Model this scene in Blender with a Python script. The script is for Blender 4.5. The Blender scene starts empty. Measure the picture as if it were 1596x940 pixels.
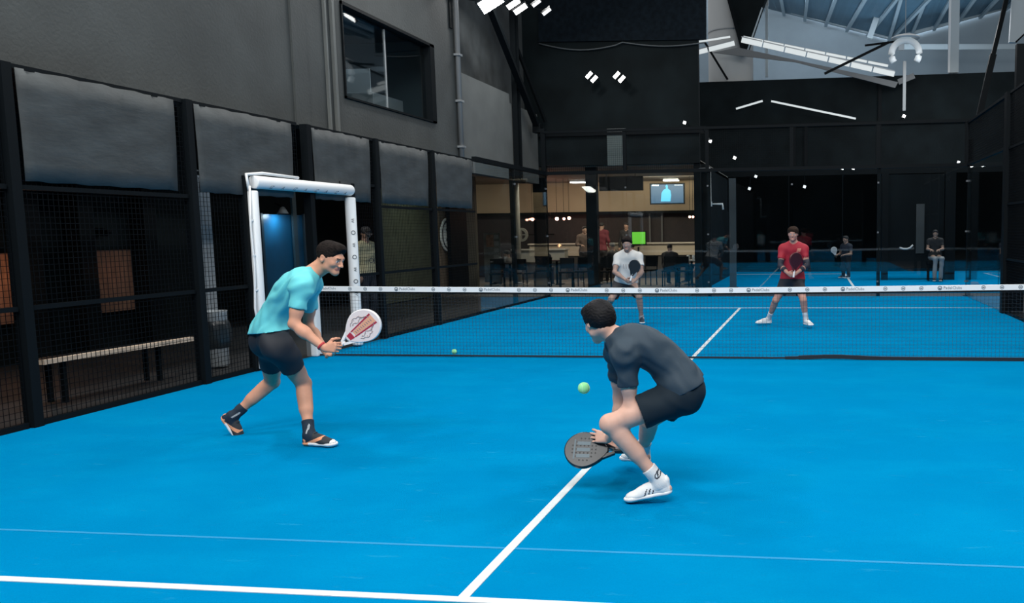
import bpy, bmesh, math, random
import numpy as np
from mathutils import Vector, Matrix
random.seed(7)
SC = bpy.context.scene
COL = SC.collection

# ------------------------------------------------------------------ camera
W_, H_ = 1596.0, 940.0
FPX, PX, PY = 1324.9, 1099.94, 497.84
CAM = np.array([1.5114, -10.3384, 1.5706])
YAW, PITCH, ROLL = 0.1279, -0.1032, -0.0118
def cam_axes():
    cy, sy = math.cos(YAW), math.sin(YAW)
    f = np.array([-sy*math.cos(PITCH), cy*math.cos(PITCH), math.sin(PITCH)])
    r = np.array([cy, sy, 0.0]); u = np.cross(r, f)
    return r*math.cos(ROLL)+u*math.sin(ROLL), -r*math.sin(ROLL)+u*math.cos(ROLL), f
CR, CU, CF = cam_axes()
cd = bpy.data.cameras.new('camera'); cam = bpy.data.objects.new('camera', cd); COL.objects.link(cam)
cd.sensor_fit = 'HORIZONTAL'; cd.sensor_width = 36.0
cd.lens = FPX/W_*36.0
cd.shift_x = (W_/2-PX)/W_
cd.shift_y = (PY-H_/2)/W_
cd.clip_start = 0.05; cd.clip_end = 200
M4 = Matrix(((CR[0], CU[0], -CF[0], CAM[0]), (CR[1], CU[1], -CF[1], CAM[1]), (CR[2], CU[2], -CF[2], CAM[2]), (0, 0, 0, 1)))
cam.matrix_world = M4
SC.camera = cam
def ray(px, py): return CR*(px-PX)/FPX - CU*(py-PY)/FPX + CF
def at(px, py, x=None, y=None, z=None):       # a pixel carried into the place, onto a plane of the hall
    d = ray(px, py)
    i, v = (0, x) if x is not None else ((1, y) if y is not None else (2, z))
    return CAM + d*(v-CAM[i])/d[i]

# ------------------------------------------------------------------ world, exposure, lamps
wd = bpy.data.worlds.new('world'); SC.world = wd; wd.use_nodes = True
bg = wd.node_tree.nodes['Background']
bg.inputs[0].default_value = (0.93, 0.96, 1.0, 1); bg.inputs[1].default_value = 0.34
SC.view_settings.view_transform = 'Standard'; SC.view_settings.look = 'None'
SC.view_settings.gamma = 1; SC.view_settings.use_curve_mapping = False
SC.view_settings.exposure = 0.45
def area(name, loc, target, size, power, col=(1, 1, 1)):
    l = bpy.data.lights.new(name, 'AREA'); l.shape = 'RECTANGLE'; l.size, l.size_y = size; l.energy = power; l.color = col
    o = bpy.data.objects.new(name, l); COL.objects.link(o); o.location = loc
    d = Vector(target)-Vector(loc); o.rotation_euler = d.to_track_quat('-Z', 'Y').to_euler(); return o
for sx in (-1, 1):                                     # the court's floodlight rows
    for y in (-8.0, -3.0, 3.0, 8.0):
        area('court_floodlight_lamp', (sx*4.6, y, 7.2), (sx*1.0, y*0.9, 0), (1.2, 0.6), 120 if y < 0 else 95, (1.0, 0.985, 0.96))
area('spectator_fill', (-5.9, 2.6, 3.0), (-6.3, 3.4, 1.2), (.4, .4), 9, (1, .97, .85))  # added fill brightening the person behind the fence
area('hall_daylight_lamp', (1.0, -4.0, 9.0), (0.5, -3.5, 0), (7, 7), 80, (0.92, 0.97, 1.0))
area('skylight_row_lamp', (0.8, -12.3, 8.6), (0.5, 1.0, 0.8), (7, 2.5), 820, (1.0, 0.98, 0.95))
area('cafe_area_light', (-6.0, 15.5, 3.2), (-6.0, 16, 0), (5, 0.4), 70, (1.0, 0.86, 0.66))
area('cafe_area_light', (-3.0, 16.2, 3.2), (-3.0, 17.6, 1), (2.5, 0.4), 70, (1.0, 0.84, 0.62))
area('cafe_area_light', (-10.5, 15.5, 3.2), (-10.5, 16.5, 0), (4, 0.4), 18, (0.95, 0.92, 0.8))  # added fill for the dim left end of the cafe
area('neighbour_court_lamp', (5.5, 16.5, 7.5), (5, 17, 0), (6, 3), 330, (0.95, 0.98, 1.0))
area('far_hall_daylight_lamp', (3, 28, 12.5), (4, 34, 9), (8, 2), 1100, (0.80, 0.9, 1.0))
area('far_roof_fill', (4.5, 28, 7.6), (4.5, 29.5, 14), (7, 2), 130, (0.75, 0.88, 1.0))  # added fill to brighten the roof underside, no such fixture

# ------------------------------------------------------------------ materials
MATS = {}
def mat(name, col, rough=0.6, metal=0.0, spec=0.5, noise=0.0, nscale=8.0, bump=0.0, bscale=60.0, emit=None, estr=0.0, col2=None, stretch=None):
    if name in MATS: return MATS[name]
    m = bpy.data.materials.new(name); m.use_nodes = True; nt = m.node_tree; b = nt.nodes['Principled BSDF']
    b.inputs['Base Color'].default_value = (*col, 1); b.inputs['Roughness'].default_value = rough
    b.inputs['Metallic'].default_value = metal; b.inputs['Specular IOR Level'].default_value = spec
    tc = nt.nodes.new('ShaderNodeTexCoord'); src = tc.outputs['Object']
    if stretch:
        mp = nt.nodes.new('ShaderNodeMapping'); mp.inputs['Scale'].default_value = stretch
        nt.links.new(src, mp.inputs[0]); src = mp.outputs[0]
    if noise > 0 or col2:
        n = nt.nodes.new('ShaderNodeTexNoise'); n.inputs['Scale'].default_value = nscale; n.inputs['Detail'].default_value = 6
        nt.links.new(src, n.inputs['Vector'])
        r = nt.nodes.new('ShaderNodeValToRGB')
        r.color_ramp.elements[0].position = 0.35; r.color_ramp.elements[1].position = 0.68
        c2 = col2 if col2 else tuple(min(1, c*(1+noise)) for c in col)
        c1 = col if col2 else tuple(c*(1-noise) for c in col)
        r.color_ramp.elements[0].color = (*c1, 1); r.color_ramp.elements[1].color = (*c2, 1)
        nt.links.new(n.outputs['Fac'], r.inputs[0]); nt.links.new(r.outputs[0], b.inputs['Base Color'])
    if bump > 0:
        n2 = nt.nodes.new('ShaderNodeTexNoise'); n2.inputs['Scale'].default_value = bscale; n2.inputs['Detail'].default_value = 4
        nt.links.new(src, n2.inputs['Vector'])
        bp = nt.nodes.new('ShaderNodeBump'); bp.inputs['Strength'].default_value = bump; bp.inputs['Distance'].default_value = 0.02
        nt.links.new(n2.outputs['Fac'], bp.inputs['Height']); nt.links.new(bp.outputs[0], b.inputs['Normal'])
    if emit:
        b.inputs['Emission Color'].default_value = (*emit, 1); b.inputs['Emission Strength'].default_value = estr
    MATS[name] = m; return m
def glass_mat(name, tint=(0.93, 0.97, 0.98), refl=1.0, rough=0.02):
    m = bpy.data.materials.new(name); m.use_nodes = True; nt = m.node_tree; nt.nodes.clear()
    o = nt.nodes.new('ShaderNodeOutputMaterial'); t = nt.nodes.new('ShaderNodeBsdfTransparent'); t.inputs[0].default_value = (*tint, 1)
    g = nt.nodes.new('ShaderNodeBsdfGlossy'); g.inputs['Roughness'].default_value = rough; g.inputs[0].default_value = (refl, refl, refl, 1)
    lw = nt.nodes.new('ShaderNodeLayerWeight'); lw.inputs[0].default_value = 0.5
    pw = nt.nodes.new('ShaderNodeMath'); pw.operation = 'POWER'; pw.inputs[1].default_value = 5.0; nt.links.new(lw.outputs['Facing'], pw.inputs[0])
    f = nt.nodes.new('ShaderNodeMath'); f.operation = 'MULTIPLY_ADD'; f.inputs[1].default_value = 0.9; f.inputs[2].default_value = 0.04; nt.links.new(pw.outputs[0], f.inputs[0])
    x = nt.nodes.new('ShaderNodeMixShader')
    nt.links.new(f.outputs[0], x.inputs[0]); nt.links.new(t.outputs[0], x.inputs[1]); nt.links.new(g.outputs[0], x.inputs[2]); nt.links.new(x.outputs[0], o.inputs[0])
    MATS[name] = m; return m
GLASS = glass_mat('clear_glass')
BLACKM = mat('black_steel', (0.0055, 0.0075, 0.009), 0.5, 0.0, spec=.05)
WIRE = mat('black_wire', (0.0045, 0.006, 0.0075), 0.5, 0.0, spec=.06)
WHITEPAD = mat('white_vinyl', (0.80, 0.82, 0.82), 0.5)
MARK = mat('dark_print', (0.05, 0.06, 0.075), 0.6)
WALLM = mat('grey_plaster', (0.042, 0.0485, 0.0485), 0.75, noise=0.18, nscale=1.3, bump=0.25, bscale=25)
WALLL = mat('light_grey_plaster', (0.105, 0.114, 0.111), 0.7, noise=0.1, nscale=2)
BANNER = mat('grey_banner', (0.036, 0.043, 0.045), 0.7, noise=0.25, nscale=2.2, bump=0.15, bscale=12, stretch=(1, 1, 3))
DARKW = mat('near_black_wall', (0.0045, 0.007, 0.0085), 0.7, spec=.08, noise=0.3, nscale=0.8)
DARKW2 = mat('charcoal_wall', (0.0065, 0.0105, 0.012), 0.7, spec=.08, noise=0.3, nscale=1.1)
METALG = mat('galvanised_steel', (0.35, 0.38, 0.40), 0.4, 0.6)
CONC = mat('dark_concrete', (0.012, 0.013, 0.014), 0.6, noise=0.2, nscale=3)
LED = mat('lit_led', (1, 1, 1), emit=(1, 0.98, 0.95), estr=5)
SKYREFL = mat('skylight_glow', (0.2, 0.22, 0.22), emit=(0.80, 0.86, 0.87), estr=0.56)  # emission imitating skylights mirrored in the glass

# ------------------------------------------------------------------ object helpers
ORG = {}
def props(o, label=None, cat=None, group=None, kind=None):
    if label: o['label'] = label
    if cat: o['category'] = cat
    if group: o['group'] = group
    if kind: o['kind'] = kind
    return o
def thing(name, loc, label, cat, group=None, kind=None):
    o = bpy.data.objects.new(name, None); COL.objects.link(o); o.location = loc; o.empty_display_size = 0.1
    ORG[o] = Vector(loc); return props(o, label, cat, group, kind)
def mesh_obj(name, verts, faces, mats, parent=None, loc=None, smooth=False, midx=None):
    org = ORG[parent] if parent is not None else Vector(loc if loc is not None else (0, 0, 0))
    me = bpy.data.meshes.new(name)
    V = np.asarray(verts, dtype=float).reshape(-1, 3) - np.array(org)
    me.from_pydata(V.tolist(), [], faces if isinstance(faces, list) else faces.tolist())
    for m in (mats if isinstance(mats, (list, tuple)) else [mats]): me.materials.append(m)
    if midx is not None: me.polygons.foreach_set('material_index', np.asarray(midx, dtype=np.int32))
    if smooth: me.polygons.foreach_set('use_smooth', np.ones(len(me.polygons), dtype=bool))
    me.update()
    o = bpy.data.objects.new(name, me); COL.objects.link(o)
    if parent is not None: o.parent = parent
    else: o.location = org
    ORG[o] = org
    return o
class MB:
    def __init__(s): s.v = []; s.f = []; s.m = []
    def add(s, vs, fs, mi=0):
        n = len(s.v); s.v += [tuple(float(c) for c in p) for p in vs]; s.f += [tuple(i+n for i in f) for f in fs]; s.m += [mi]*len(fs); return s
    def box(s, lo, hi, mi=0):
        x0, y0, z0 = lo; x1, y1, z1 = hi
        return s.add([(x0,y0,z0),(x1,y0,z0),(x1,y1,z0),(x0,y1,z0),(x0,y0,z1),(x1,y0,z1),(x1,y1,z1),(x0,y1,z1)],
            [(0,3,2,1),(4,5,6,7),(0,1,5,4),(1,2,6,5),(2,3,7,6),(3,0,4,7)], mi)
    def bbox(s, lo, hi, b=0.01, mi=0):           # box with bevelled edges
        bm = bmesh.new(); bmesh.ops.create_cube(bm, size=1)
        lo = Vector(lo); hi = Vector(hi); c = (lo+hi)/2; d = hi-lo
        for v in bm.verts: v.co = Vector((v.co.x*d.x, v.co.y*d.y, v.co.z*d.z))+c
        b = min(b, min(d)*0.45)
        bmesh.ops.bevel(bm, geom=bm.edges[:], offset=b, segments=2, affect='EDGES', profile=0.6)
        bm.verts.index_update(); s.add([v.co[:] for v in bm.verts], [tuple(v.index for v in f.verts) for f in bm.faces], mi); bm.free(); return s
    def bar(s, a, b, w, h=None, up=(0, 0, 1), mi=0):     # rectangular beam
        a = Vector(a); b = Vector(b); h = h or w; d = (b-a).normalized(); u = Vector(up)
        if abs(d.dot(u)) > 0.98: u = Vector((0, 1, 0))
        r = d.cross(u).normalized(); u = r.cross(d).normalized(); r *= w/2; u *= h/2
        return s.add([a-r-u, a+r-u, a+r+u, a-r+u, b-r-u, b+r-u, b+r+u, b-r+u], [(0,1,2,3),(7,6,5,4),(0,4,5,1),(1,5,6,2),(2,6,7,3),(3,7,4,0)], mi)
    def tube(s, pts, r, n=12, mi=0, cap=True):
        pts = [Vector(p) for p in pts]; rs = r if isinstance(r, (list, tuple)) else [r]*len(pts); base = len(s.v); ref = None
        for i, p in enumerate(pts):
            d = (pts[min(i+1, len(pts)-1)]-pts[max(i-1, 0)]).normalized()
            if ref is None: ref = Vector((0, 0, 1)) if abs(d.z) < 0.9 else Vector((1, 0, 0))
            a = d.cross(ref).normalized(); b = d.cross(a).normalized(); ref = b.cross(d)*1.0 if False else ref
            for k in range(n):
                t = 2*math.pi*k/n; q = p+(a*math.cos(t)+b*math.sin(t))*rs[i]; s.v.append(q[:])
        for i in range(len(pts)-1):
            for k in range(n):
                k2 = (k+1) % n; s.f.append((base+i*n+k, base+i*n+k2, base+(i+1)*n+k2, base+(i+1)*n+k)); s.m.append(mi)
        if cap:
            s.f.append(tuple(base+k for k in range(n))[::-1]); s.m.append(mi)
            s.f.append(tuple(base+(len(pts)-1)*n+k for k in range(n))); s.m.append(mi)
        return s
    def lathe(s, prof, c, n=24, axis=(0, 0, 1), mi=0):    # profile of (radius, height) about an axis through c
        ax = Vector(axis).normalized(); a = ax.orthogonal().normalized(); b = ax.cross(a); c = Vector(c); base = len(s.v)
        for (r, z) in prof:
            for k in range(n):
                t = 2*math.pi*k/n; s.v.append((c+ax*z+(a*math.cos(t)+b*math.sin(t))*r)[:])
        for i in range(len(prof)-1):
            for k in range(n):
                k2 = (k+1) % n; s.f.append((base+i*n+k, base+i*n+k2, base+(i+1)*n+k2, base+(i+1)*n+k)); s.m.append(mi)
        return s
    def poly(s, pts, thick, mi=0):               # flat outline (3D points) given a thickness vector
        t = Vector(thick); n = len(pts); p = [Vector(q) for q in pts]
        return s.add(p+[q+t for q in p], [tuple(range(n))[::-1], tuple(range(n, 2*n))]+[(i, (i+1) % n, n+(i+1) % n, n+i) for i in range(n)], mi)
    def build(s, name, mats, parent=None, loc=None, smooth=False):
        return mesh_obj(name, s.v, s.f, mats, parent, loc, smooth, s.m)
def text_mesh(mb, txt, origin, xdir, ydir, size, depth=0.002, mi=0):
    cu = bpy.data.curves.new('lettering', 'FONT'); cu.body = txt; cu.size = size; cu.extrude = 0.0; cu.resolution_u = 2
    o = bpy.data.objects.new('lettering', cu); COL.objects.link(o)
    dg = bpy.context.evaluated_depsgraph_get(); me = bpy.data.meshes.new_from_object(o.evaluated_get(dg))
    X = Vector(xdir).normalized(); Y = Vector(ydir).normalized(); N = X.cross(Y)*depth; O = Vector(origin)
    vs = [O+X*v.co.x+Y*v.co.y+N for v in me.vertices]; mb.add(vs, [tuple(p.vertices) for p in me.polygons], mi)
    w = max([v.co.x for v in me.vertices] or [0])
    bpy.data.objects.remove(o); bpy.data.curves.remove(cu); bpy.data.meshes.remove(me); return w
def ring(mb, c, X, Y, r, w, depth=0.002, n=20, mi=0):
    X = Vector(X).normalized(); Y = Vector(Y).normalized(); N = X.cross(Y)*depth; c = Vector(c); vs = []
    for k in range(n):
        t = 2*math.pi*k/n; d = X*math.cos(t)+Y*math.sin(t); vs += [c+N+d*r, c+N+d*(r-w)]
    mb.add(vs, [(2*k, 2*((k+1) % n), 2*((k+1) % n)+1, 2*k+1) for k in range(n)], mi)
# ------------------------------------------------------------------ floors
def turf_mat():
    m = bpy.data.materials.new('blue_turf'); m.use_nodes = True; nt = m.node_tree; b = nt.nodes['Principled BSDF']
    b.inputs['Roughness'].default_value = 0.9; b.inputs['Specular IOR Level'].default_value = 0.0
    tc = nt.nodes.new('ShaderNodeTexCoord')
    def nz(scale, sc, det=5):
        mp = nt.nodes.new('ShaderNodeMapping'); mp.inputs['Scale'].default_value = sc; nt.links.new(tc.outputs['Object'], mp.inputs[0])
        n = nt.nodes.new('ShaderNodeTexNoise'); n.inputs['Scale'].default_value = scale; n.inputs['Detail'].default_value = det; n.inputs['Roughness'].default_value = 0.65
        nt.links.new(mp.outputs[0], n.inputs['Vector']); return n.outputs['Fac']
    def ramp(src, p0, p1, c0, c1):
        r = nt.nodes.new('ShaderNodeValToRGB'); e = r.color_ramp.elements; e[0].position = p0; e[1].position = p1; e[0].color = (*c0, 1); e[1].color = (*c1, 1)
        nt.links.new(src, r.inputs[0]); return r.outputs[0]
    def mix(f, a, b_):
        x = nt.nodes.new('ShaderNodeMix'); x.data_type = 'RGBA'; nt.links.new(f, x.inputs[0])
        for s, v in ((6, a), (7, b_)):
            if isinstance(v, tuple): x.inputs[s].default_value = (*v, 1)
            else: nt.links.new(v, x.inputs[s])
        return x.outputs[2]
    base = ramp(nz(0.45, (1, 1, 1), 3), 0.3, 0.7, (0.0002, 0.176, 0.385), (0.0002, 0.206, 0.445))
    patch = ramp(nz(1.1, (1, 1.6, 1), 6), 0.45, 0.78, (0, 0, 0), (0.45, 0.45, 0.45))
    c = mix(patch, base, (0.001, 0.27, 0.50))
    streak = ramp(nz(7.0, (0.6, 2.2, 1), 5), 0.62, 0.78, (0, 0, 0), (0.42, 0.42, 0.42))       # sand left in the pile
    c = mix(streak, c, (0.03, 0.32, 0.54))
    fine = ramp(nz(90.0, (1, 1, 1), 2), 0.35, 0.65, (0, 0, 0), (0.22, 0.22, 0.22))
    c = mix(fine, c, (0.0005, 0.15, 0.33))
    nt.links.new(c, b.inputs['Base Color'])
    n = nt.nodes.new('ShaderNodeTexNoise'); n.inputs['Scale'].default_value = 160; nt.links.new(tc.outputs['Object'], n.inputs['Vector'])
    bp = nt.nodes.new('ShaderNodeBump'); bp.inputs['Strength'].default_value = 0.35; bp.inputs['Distance'].default_value = 0.01
    nt.links.new(n.outputs['Fac'], bp.inputs['Height']); nt.links.new(bp.outputs[0], b.inputs['Normal'])
    return m
TURF = turf_mat()
LINE = mat('white_turf_line', (0.60, 0.66, 0.68), 0.8, noise=0.05, nscale=40)
SEAM = mat('turf_seam', (0.004, 0.235, 0.48), 0.8)
props(MB().box((-22, -14, -0.12), (22, 40, -0.02)).build('floor', CONC), kind='structure')
props(MB().box((-5.02, -11.6, -0.02), (5.02, 10.0, 0.0)).build('floor', TURF), kind='structure')
props(MB().box((-1.45, 11.2, -0.019), (14, 22.2, 0.001)).build('floor', TURF), kind='structure')
CAFEF = mat('cafe_floor_boards', (0.13, 0.115, 0.10), 0.45, noise=0.25, nscale=3, stretch=(6, 0.6, 1))
props(MB().box((-15, 10.3, -0.019), (-1.55, 20.2, 0.001)).build('floor', CAFEF), kind='structure')
t = 0.0035
props(MB().box((-0.025, -6.95, 0), (0.025, 6.95, t)).build('trim_1', LINE), kind='structure')
props(MB().box((-5, -7.0, 0), (5, -6.95, t*1.02)).build('trim_2', LINE), kind='structure')
props(MB().box((-5, 6.95, 0), (5, 7.0, t*1.02)).build('trim_3', LINE), kind='structure')
props(MB().box((-5, -6.385, 0), (5, -6.365, 0.0015)).build('trim_4', SEAM), kind='structure')
props(MB().box((2.55, 11.2, 0), (2.62, 20.5, t)).build('trim_5', LINE), kind='structure')
props(MB().box((-1.45, 20.4, 0), (2.6, 20.5, t)).build('trim_6', LINE), kind='structure')

props(MB().box((-9.6, -13.2, -.02), (12.2, -13.0, 10)).build('wall_back', DARKW2), kind='structure')
props(MB().box((12.0, -13.0, -.02), (12.2, 10.0, 10)).build('wall_right', DARKW2), kind='structure')
# ------------------------------------------------------------------ the building's left side
WX = -5.6
def wall_with_hole(name, x, y0, y1, z0, z1, hole, m, th=0.25):
    mb = MB(); a, b, c, d = hole
    mb.box((x-th, y0, z0), (x, a, z1)); mb.box((x-th, b, z0), (x, y1, z1)); mb.box((x-th, a, z0), (x, b, c)); mb.box((x-th, a, d), (x, b, z1))
    return props(mb.build(name, m), kind='structure')
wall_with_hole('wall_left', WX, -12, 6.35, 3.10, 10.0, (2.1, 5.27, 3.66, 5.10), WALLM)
# lower wall piece beyond the downpipe, open above, and the flush return to the cafe front
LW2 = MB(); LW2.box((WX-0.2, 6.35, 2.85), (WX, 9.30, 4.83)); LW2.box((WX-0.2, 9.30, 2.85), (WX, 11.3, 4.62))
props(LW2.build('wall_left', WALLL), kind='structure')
props(MB().box((WX-.7, 6.35, 4.4), (WX-.5, 12.0, 10)).build('wall_left', mat('rear_grey_plaster', (.045, .052, .054), .8, noise=.3, nscale=2)), kind='structure')  # plain mid grey wall behind the opening
# shallow plaster pilaster and vertical trims on the big wall
for y0, y1, d, nm in ((0.80, 1.12, 0.03, 'trim_7'), (1.80, 1.86, 0.05, 'trim_8'), (1.62, 1.66, 0.04, 'trim_9')):
    props(MB().box((WX, y0, 3.10), (WX+d, y1, 9)).build(nm, WALLL if d > .035 else WALLM), kind='structure')
dp = thing('downpipe', (WX+0.06, 6.3, 2.9), 'pale grey vertical downpipe at the end of the big grey wall', 'pipe')
MB().tube([(WX+0.06, 6.28, 2.9), (WX+0.06, 6.28, 9.5)], 0.05).build('pipe', mat('pale_pipe', (0.17, 0.18, 0.185), 0.5), dp, smooth=True)
for z in (3.3, 4.2, 5.1, 6.2): MB().box((WX+.006, 6.20, z), (WX+0.125, 6.36, z+0.04)).build('bracket', METALG, dp)
props(MB().box((WX-0.02, 6.05, 5.6), (WX+0.03, 6.16, 9.5)).build('trim_10', DARKW), kind='structure')
# window in the big wall
wn = thing('window_1', (WX, 3.68, 3.66), None, None, kind='structure')
fr = MB()
for lo, hi in (((WX-.16, 2.1, 3.66), (WX+.03, 5.27, 3.69)), ((WX-.16, 2.1, 5.05), (WX+.03, 5.27, 5.10)), ((WX-.16, 2.1, 3.66), (WX+.03, 2.13, 5.1)), ((WX-.16, 5.10, 3.66), (WX+.03, 5.27, 5.1))):
    fr.box(lo, hi)
fr.build('window_frame', BLACKM, wn)
MB().box((WX-.10, 3.60, 3.72), (WX-.08, 3.615, 5.02)).build('mullion', METALG, wn)
area('upstairs_fill', (WX-2.0, 3.0, 5.3), (WX-2.4, 3.6, 3.6), (.8, .8), 7, (.7, .9, 1))  # added fill lighting the room behind the window
MB().box((WX-.10, 2.17, 3.72), (WX-.09, 5.10, 5.02)).build('pane', GLASS, wn)
# dim upstairs room behind that window
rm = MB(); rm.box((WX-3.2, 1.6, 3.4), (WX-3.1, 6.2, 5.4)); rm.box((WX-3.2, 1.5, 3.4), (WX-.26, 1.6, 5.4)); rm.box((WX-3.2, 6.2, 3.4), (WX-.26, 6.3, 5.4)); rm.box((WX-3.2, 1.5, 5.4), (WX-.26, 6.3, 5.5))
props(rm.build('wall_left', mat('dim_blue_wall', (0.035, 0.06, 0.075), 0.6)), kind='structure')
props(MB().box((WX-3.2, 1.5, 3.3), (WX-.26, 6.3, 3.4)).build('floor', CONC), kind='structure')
tb = thing('display_cabinet', (WX-1.0, 3.9, 3.4), 'pale glass-topped cabinet behind the upstairs window', 'cabinet')
MB().bbox((WX-1.6, 3.9, 3.4), (WX-.5, 5.0, 4.05)).build('body', mat('cabinet_grey', (0.12, 0.14, 0.15), 0.3), tb)
MB().box((WX-1.5, 3.92, 4.05), (WX-.55, 3.94, 4.45)).build('panel', METALG, tb)
MB().bbox((WX-1.2, 4.3, 4.052), (WX-.9, 4.55, 4.12)).build('paper', WHITEPAD, tb)
cb = thing('blue_cupboard', (WX-1.5, 2.25, 3.4), 'tall dark blue cupboard at the left of the upstairs window', 'cupboard')
MB().bbox((WX-1.9, 2.2, 3.4), (WX-1.2, 2.95, 4.75)).build('body', mat('cupboard_blue', (0.02, 0.06, 0.09), 0.4), cb)
MB().box((WX-1.2, 2.3, 3.5), (WX-1.18, 2.85, 4.65)).build('door', mat('cupboard_door_blue', (0.03, 0.085, 0.12), 0.4), cb)
# steel post at the joint of the pale wall and diagonal brace
st = thing('steel_column', (WX+.07, 9.55, 2.85), 'black steel column rising between the pale wall panels', 'column')
c_ = MB(); c_.box((WX+.02, 9.42, 2.85), (WX+.14, 9.44, 9)); c_.box((WX+.02, 9.66, 2.85), (WX+.14, 9.68, 9)); c_.box((WX+.07, 9.44, 2.85), (WX+.09, 9.66, 9)); c_.build('shaft', BLACKM, st)
MB().box((WX+.0, 9.36, 2.78), (WX+.18, 9.74, 2.85)).build('base_plate', BLACKM, st)
br = thing('diagonal_brace', (-5.4, 10.72, 4.2), 'long black diagonal brace running down to the far left court corner', 'brace')
MB().bar(at(735, -60, x=-5.4), at(838, 200, x=-5.4), 0.14, 0.10).build('beam', BLACKM, br)
MB().bbox(at(838, 200, x=-5.4)-np.array([.1, .12, .12]), at(838, 200, x=-5.4)+np.array([.1, .12, .1]), .01).build('foot_plate', BLACKM, br)
# second thinner brace seen behind
br2 = thing('thin_brace', (-5.9, 10.5, 4.3), 'thin dark brace behind the long diagonal brace', 'brace')
MB().bar(at(800, 60, y=10.6), at(850, 190, y=11.5), 0.07, 0.07).build('beam', BLACKM, br2)

# undercroft behind the left fence
props(MB().box((-9.6, -12, 3.16), (WX-.25, 6.35, 3.25)).build('ceiling', DARKW), kind='structure')
props(MB().box((-9.6, -12, -.02), (-9.4, 13, 3.2)).build('wall_left', DARKW), kind='structure')
WARMW = mat('orange_glow_panel', (0.20, 0.11, 0.07), 0.8, noise=0.3, nscale=4, stretch=(1, 8, 1))  # orange base colour imitates patches of warm light on the wall
uw = MB(); uw.box((-8.62, -1.6, .52), (-8.5, -0.87, 1.40)); uw.box((-8.62, 0.28, .52), (-8.5, 1.08, 1.40)); props(uw.build('wall_left', WARMW), kind='structure')
props(MB().box((-8.75, -6, -.02), (-8.6, 2.6, 3.16)).build('wall_left', DARKW2), kind='structure')
for y in (-0.7, 0.12, 1.25): props(MB().box((-8.5, y-.12, -.02), (-8.3, y+.12, 2.62)).build('trim_11', BLACKM), kind='structure')
for y in (-1.2, 0.6):
    w = thing('wall_lamp', (-8.42, y, 1.66), 'small shaded lamp on the timber panel %s' % ('at the photo\'s left edge' if y < 0 else 'nearer the bench\'s middle'), 'lamp', 'warm lamps behind the left fence')
    MB().box((-8.61, y-.03, 1.60), (-8.44, y+.03, 1.72)).build('bracket', BLACKM, w)
    MB().lathe([(0.03, .07), (.05, .0), (.045, 0.0), (.025, .06)], (-8.40, y, 1.62), 14).build('shade', BLACKM, w, smooth=True)
    l = bpy.data.lights.new('wall_lamp_light', 'POINT'); l.energy = 3.2 if y < 0 else .55; l.color = (1, .45, .20); l.shadow_soft_size = .05
    lo = bpy.data.objects.new('wall_lamp_light', l); COL.objects.link(lo); lo.location = (-8.1, y+.1, 1.1 if y < 0 else 1.1)
# bench
bn = thing('bench', (-5.62, -2.5, 0), 'long pale slatted bench behind the left side fence', 'bench')
sm = MB()
p0 = at(62, 560, z=.45); p1 = at(311, 524, z=.45)
sm.bar((-5.62, -3.36, .43), (-5.47, -1.62, .43), .07, .045)
sm.build('seat', mat('pale_timber', (0.62, 0.49, 0.37), 0.6, noise=0.15, nscale=10), bn)
bs2 = MB(); bs2.bar((-5.80, -3.36, .42), (-5.65, -1.62, .42), .22, .03); bs2.build('seat_board', BLACKM, bn)
for y in (-3.1, -1.9):
    MB().bar((-5.66, y, 0), (-5.66, y, .41), .04).build('leg', BLACKM, bn); MB().bar((-5.82, y, 0), (-5.82, y, .41), .04).build('leg', BLACKM, bn)
# dim square pillar with a waste bin in front
PILL = mat('grey_pillar', (0.24, 0.26, 0.27), 0.7, noise=.1)
pa = at(322, 500, x=-6.1); 
props(MB().box((-6.12, at(309, 450, x=-6.05)[1], 0), (-6.05, at(338, 450, x=-6.05)[1], 2.4)).build('trim_12', PILL), kind='structure')
wb = thing('waste_bin', (-5.8, -1.0, 0), 'pale bin under a dark bag beside the grey pillar', 'bin')
yb = at(336, 540, x=-5.75)[1]
MB().lathe([(0.10, 0), (.115, .02), (.125, .66), (.13, .68), (.12, .68), (.11, .1), (0, .1)], (-5.72, yb, 0), 20).build('body', mat('bin_grey', (0.26, 0.29, 0.31), .5), wb, smooth=True)
bgm = MB(); prof = []
bmv = []
for i, (r, z) in enumerate([(.128, .23), (.148, .26), (.155, .36), (.15, .46), (.145, .52), (.135, .55), (.128, .56)]):
    for k in range(36):
        a = 2*math.pi*k/36; rr = r*(1+.05*math.sin(7*a+i)+.03*math.sin(13*a-i*.7)); bmv.append((-5.72+rr*math.cos(a), yb+rr*math.sin(a), z))
bgm.add(bmv, [(i*36+k, i*36+(k+1) % 36, (i+1)*36+(k+1) % 36, (i+1)*36+k) for i in range(6) for k in range(36)])
bgm.build('bin_bag', mat('black_plastic_bag', (0.02, 0.026, 0.03), .3), wb, smooth=True)

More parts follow.
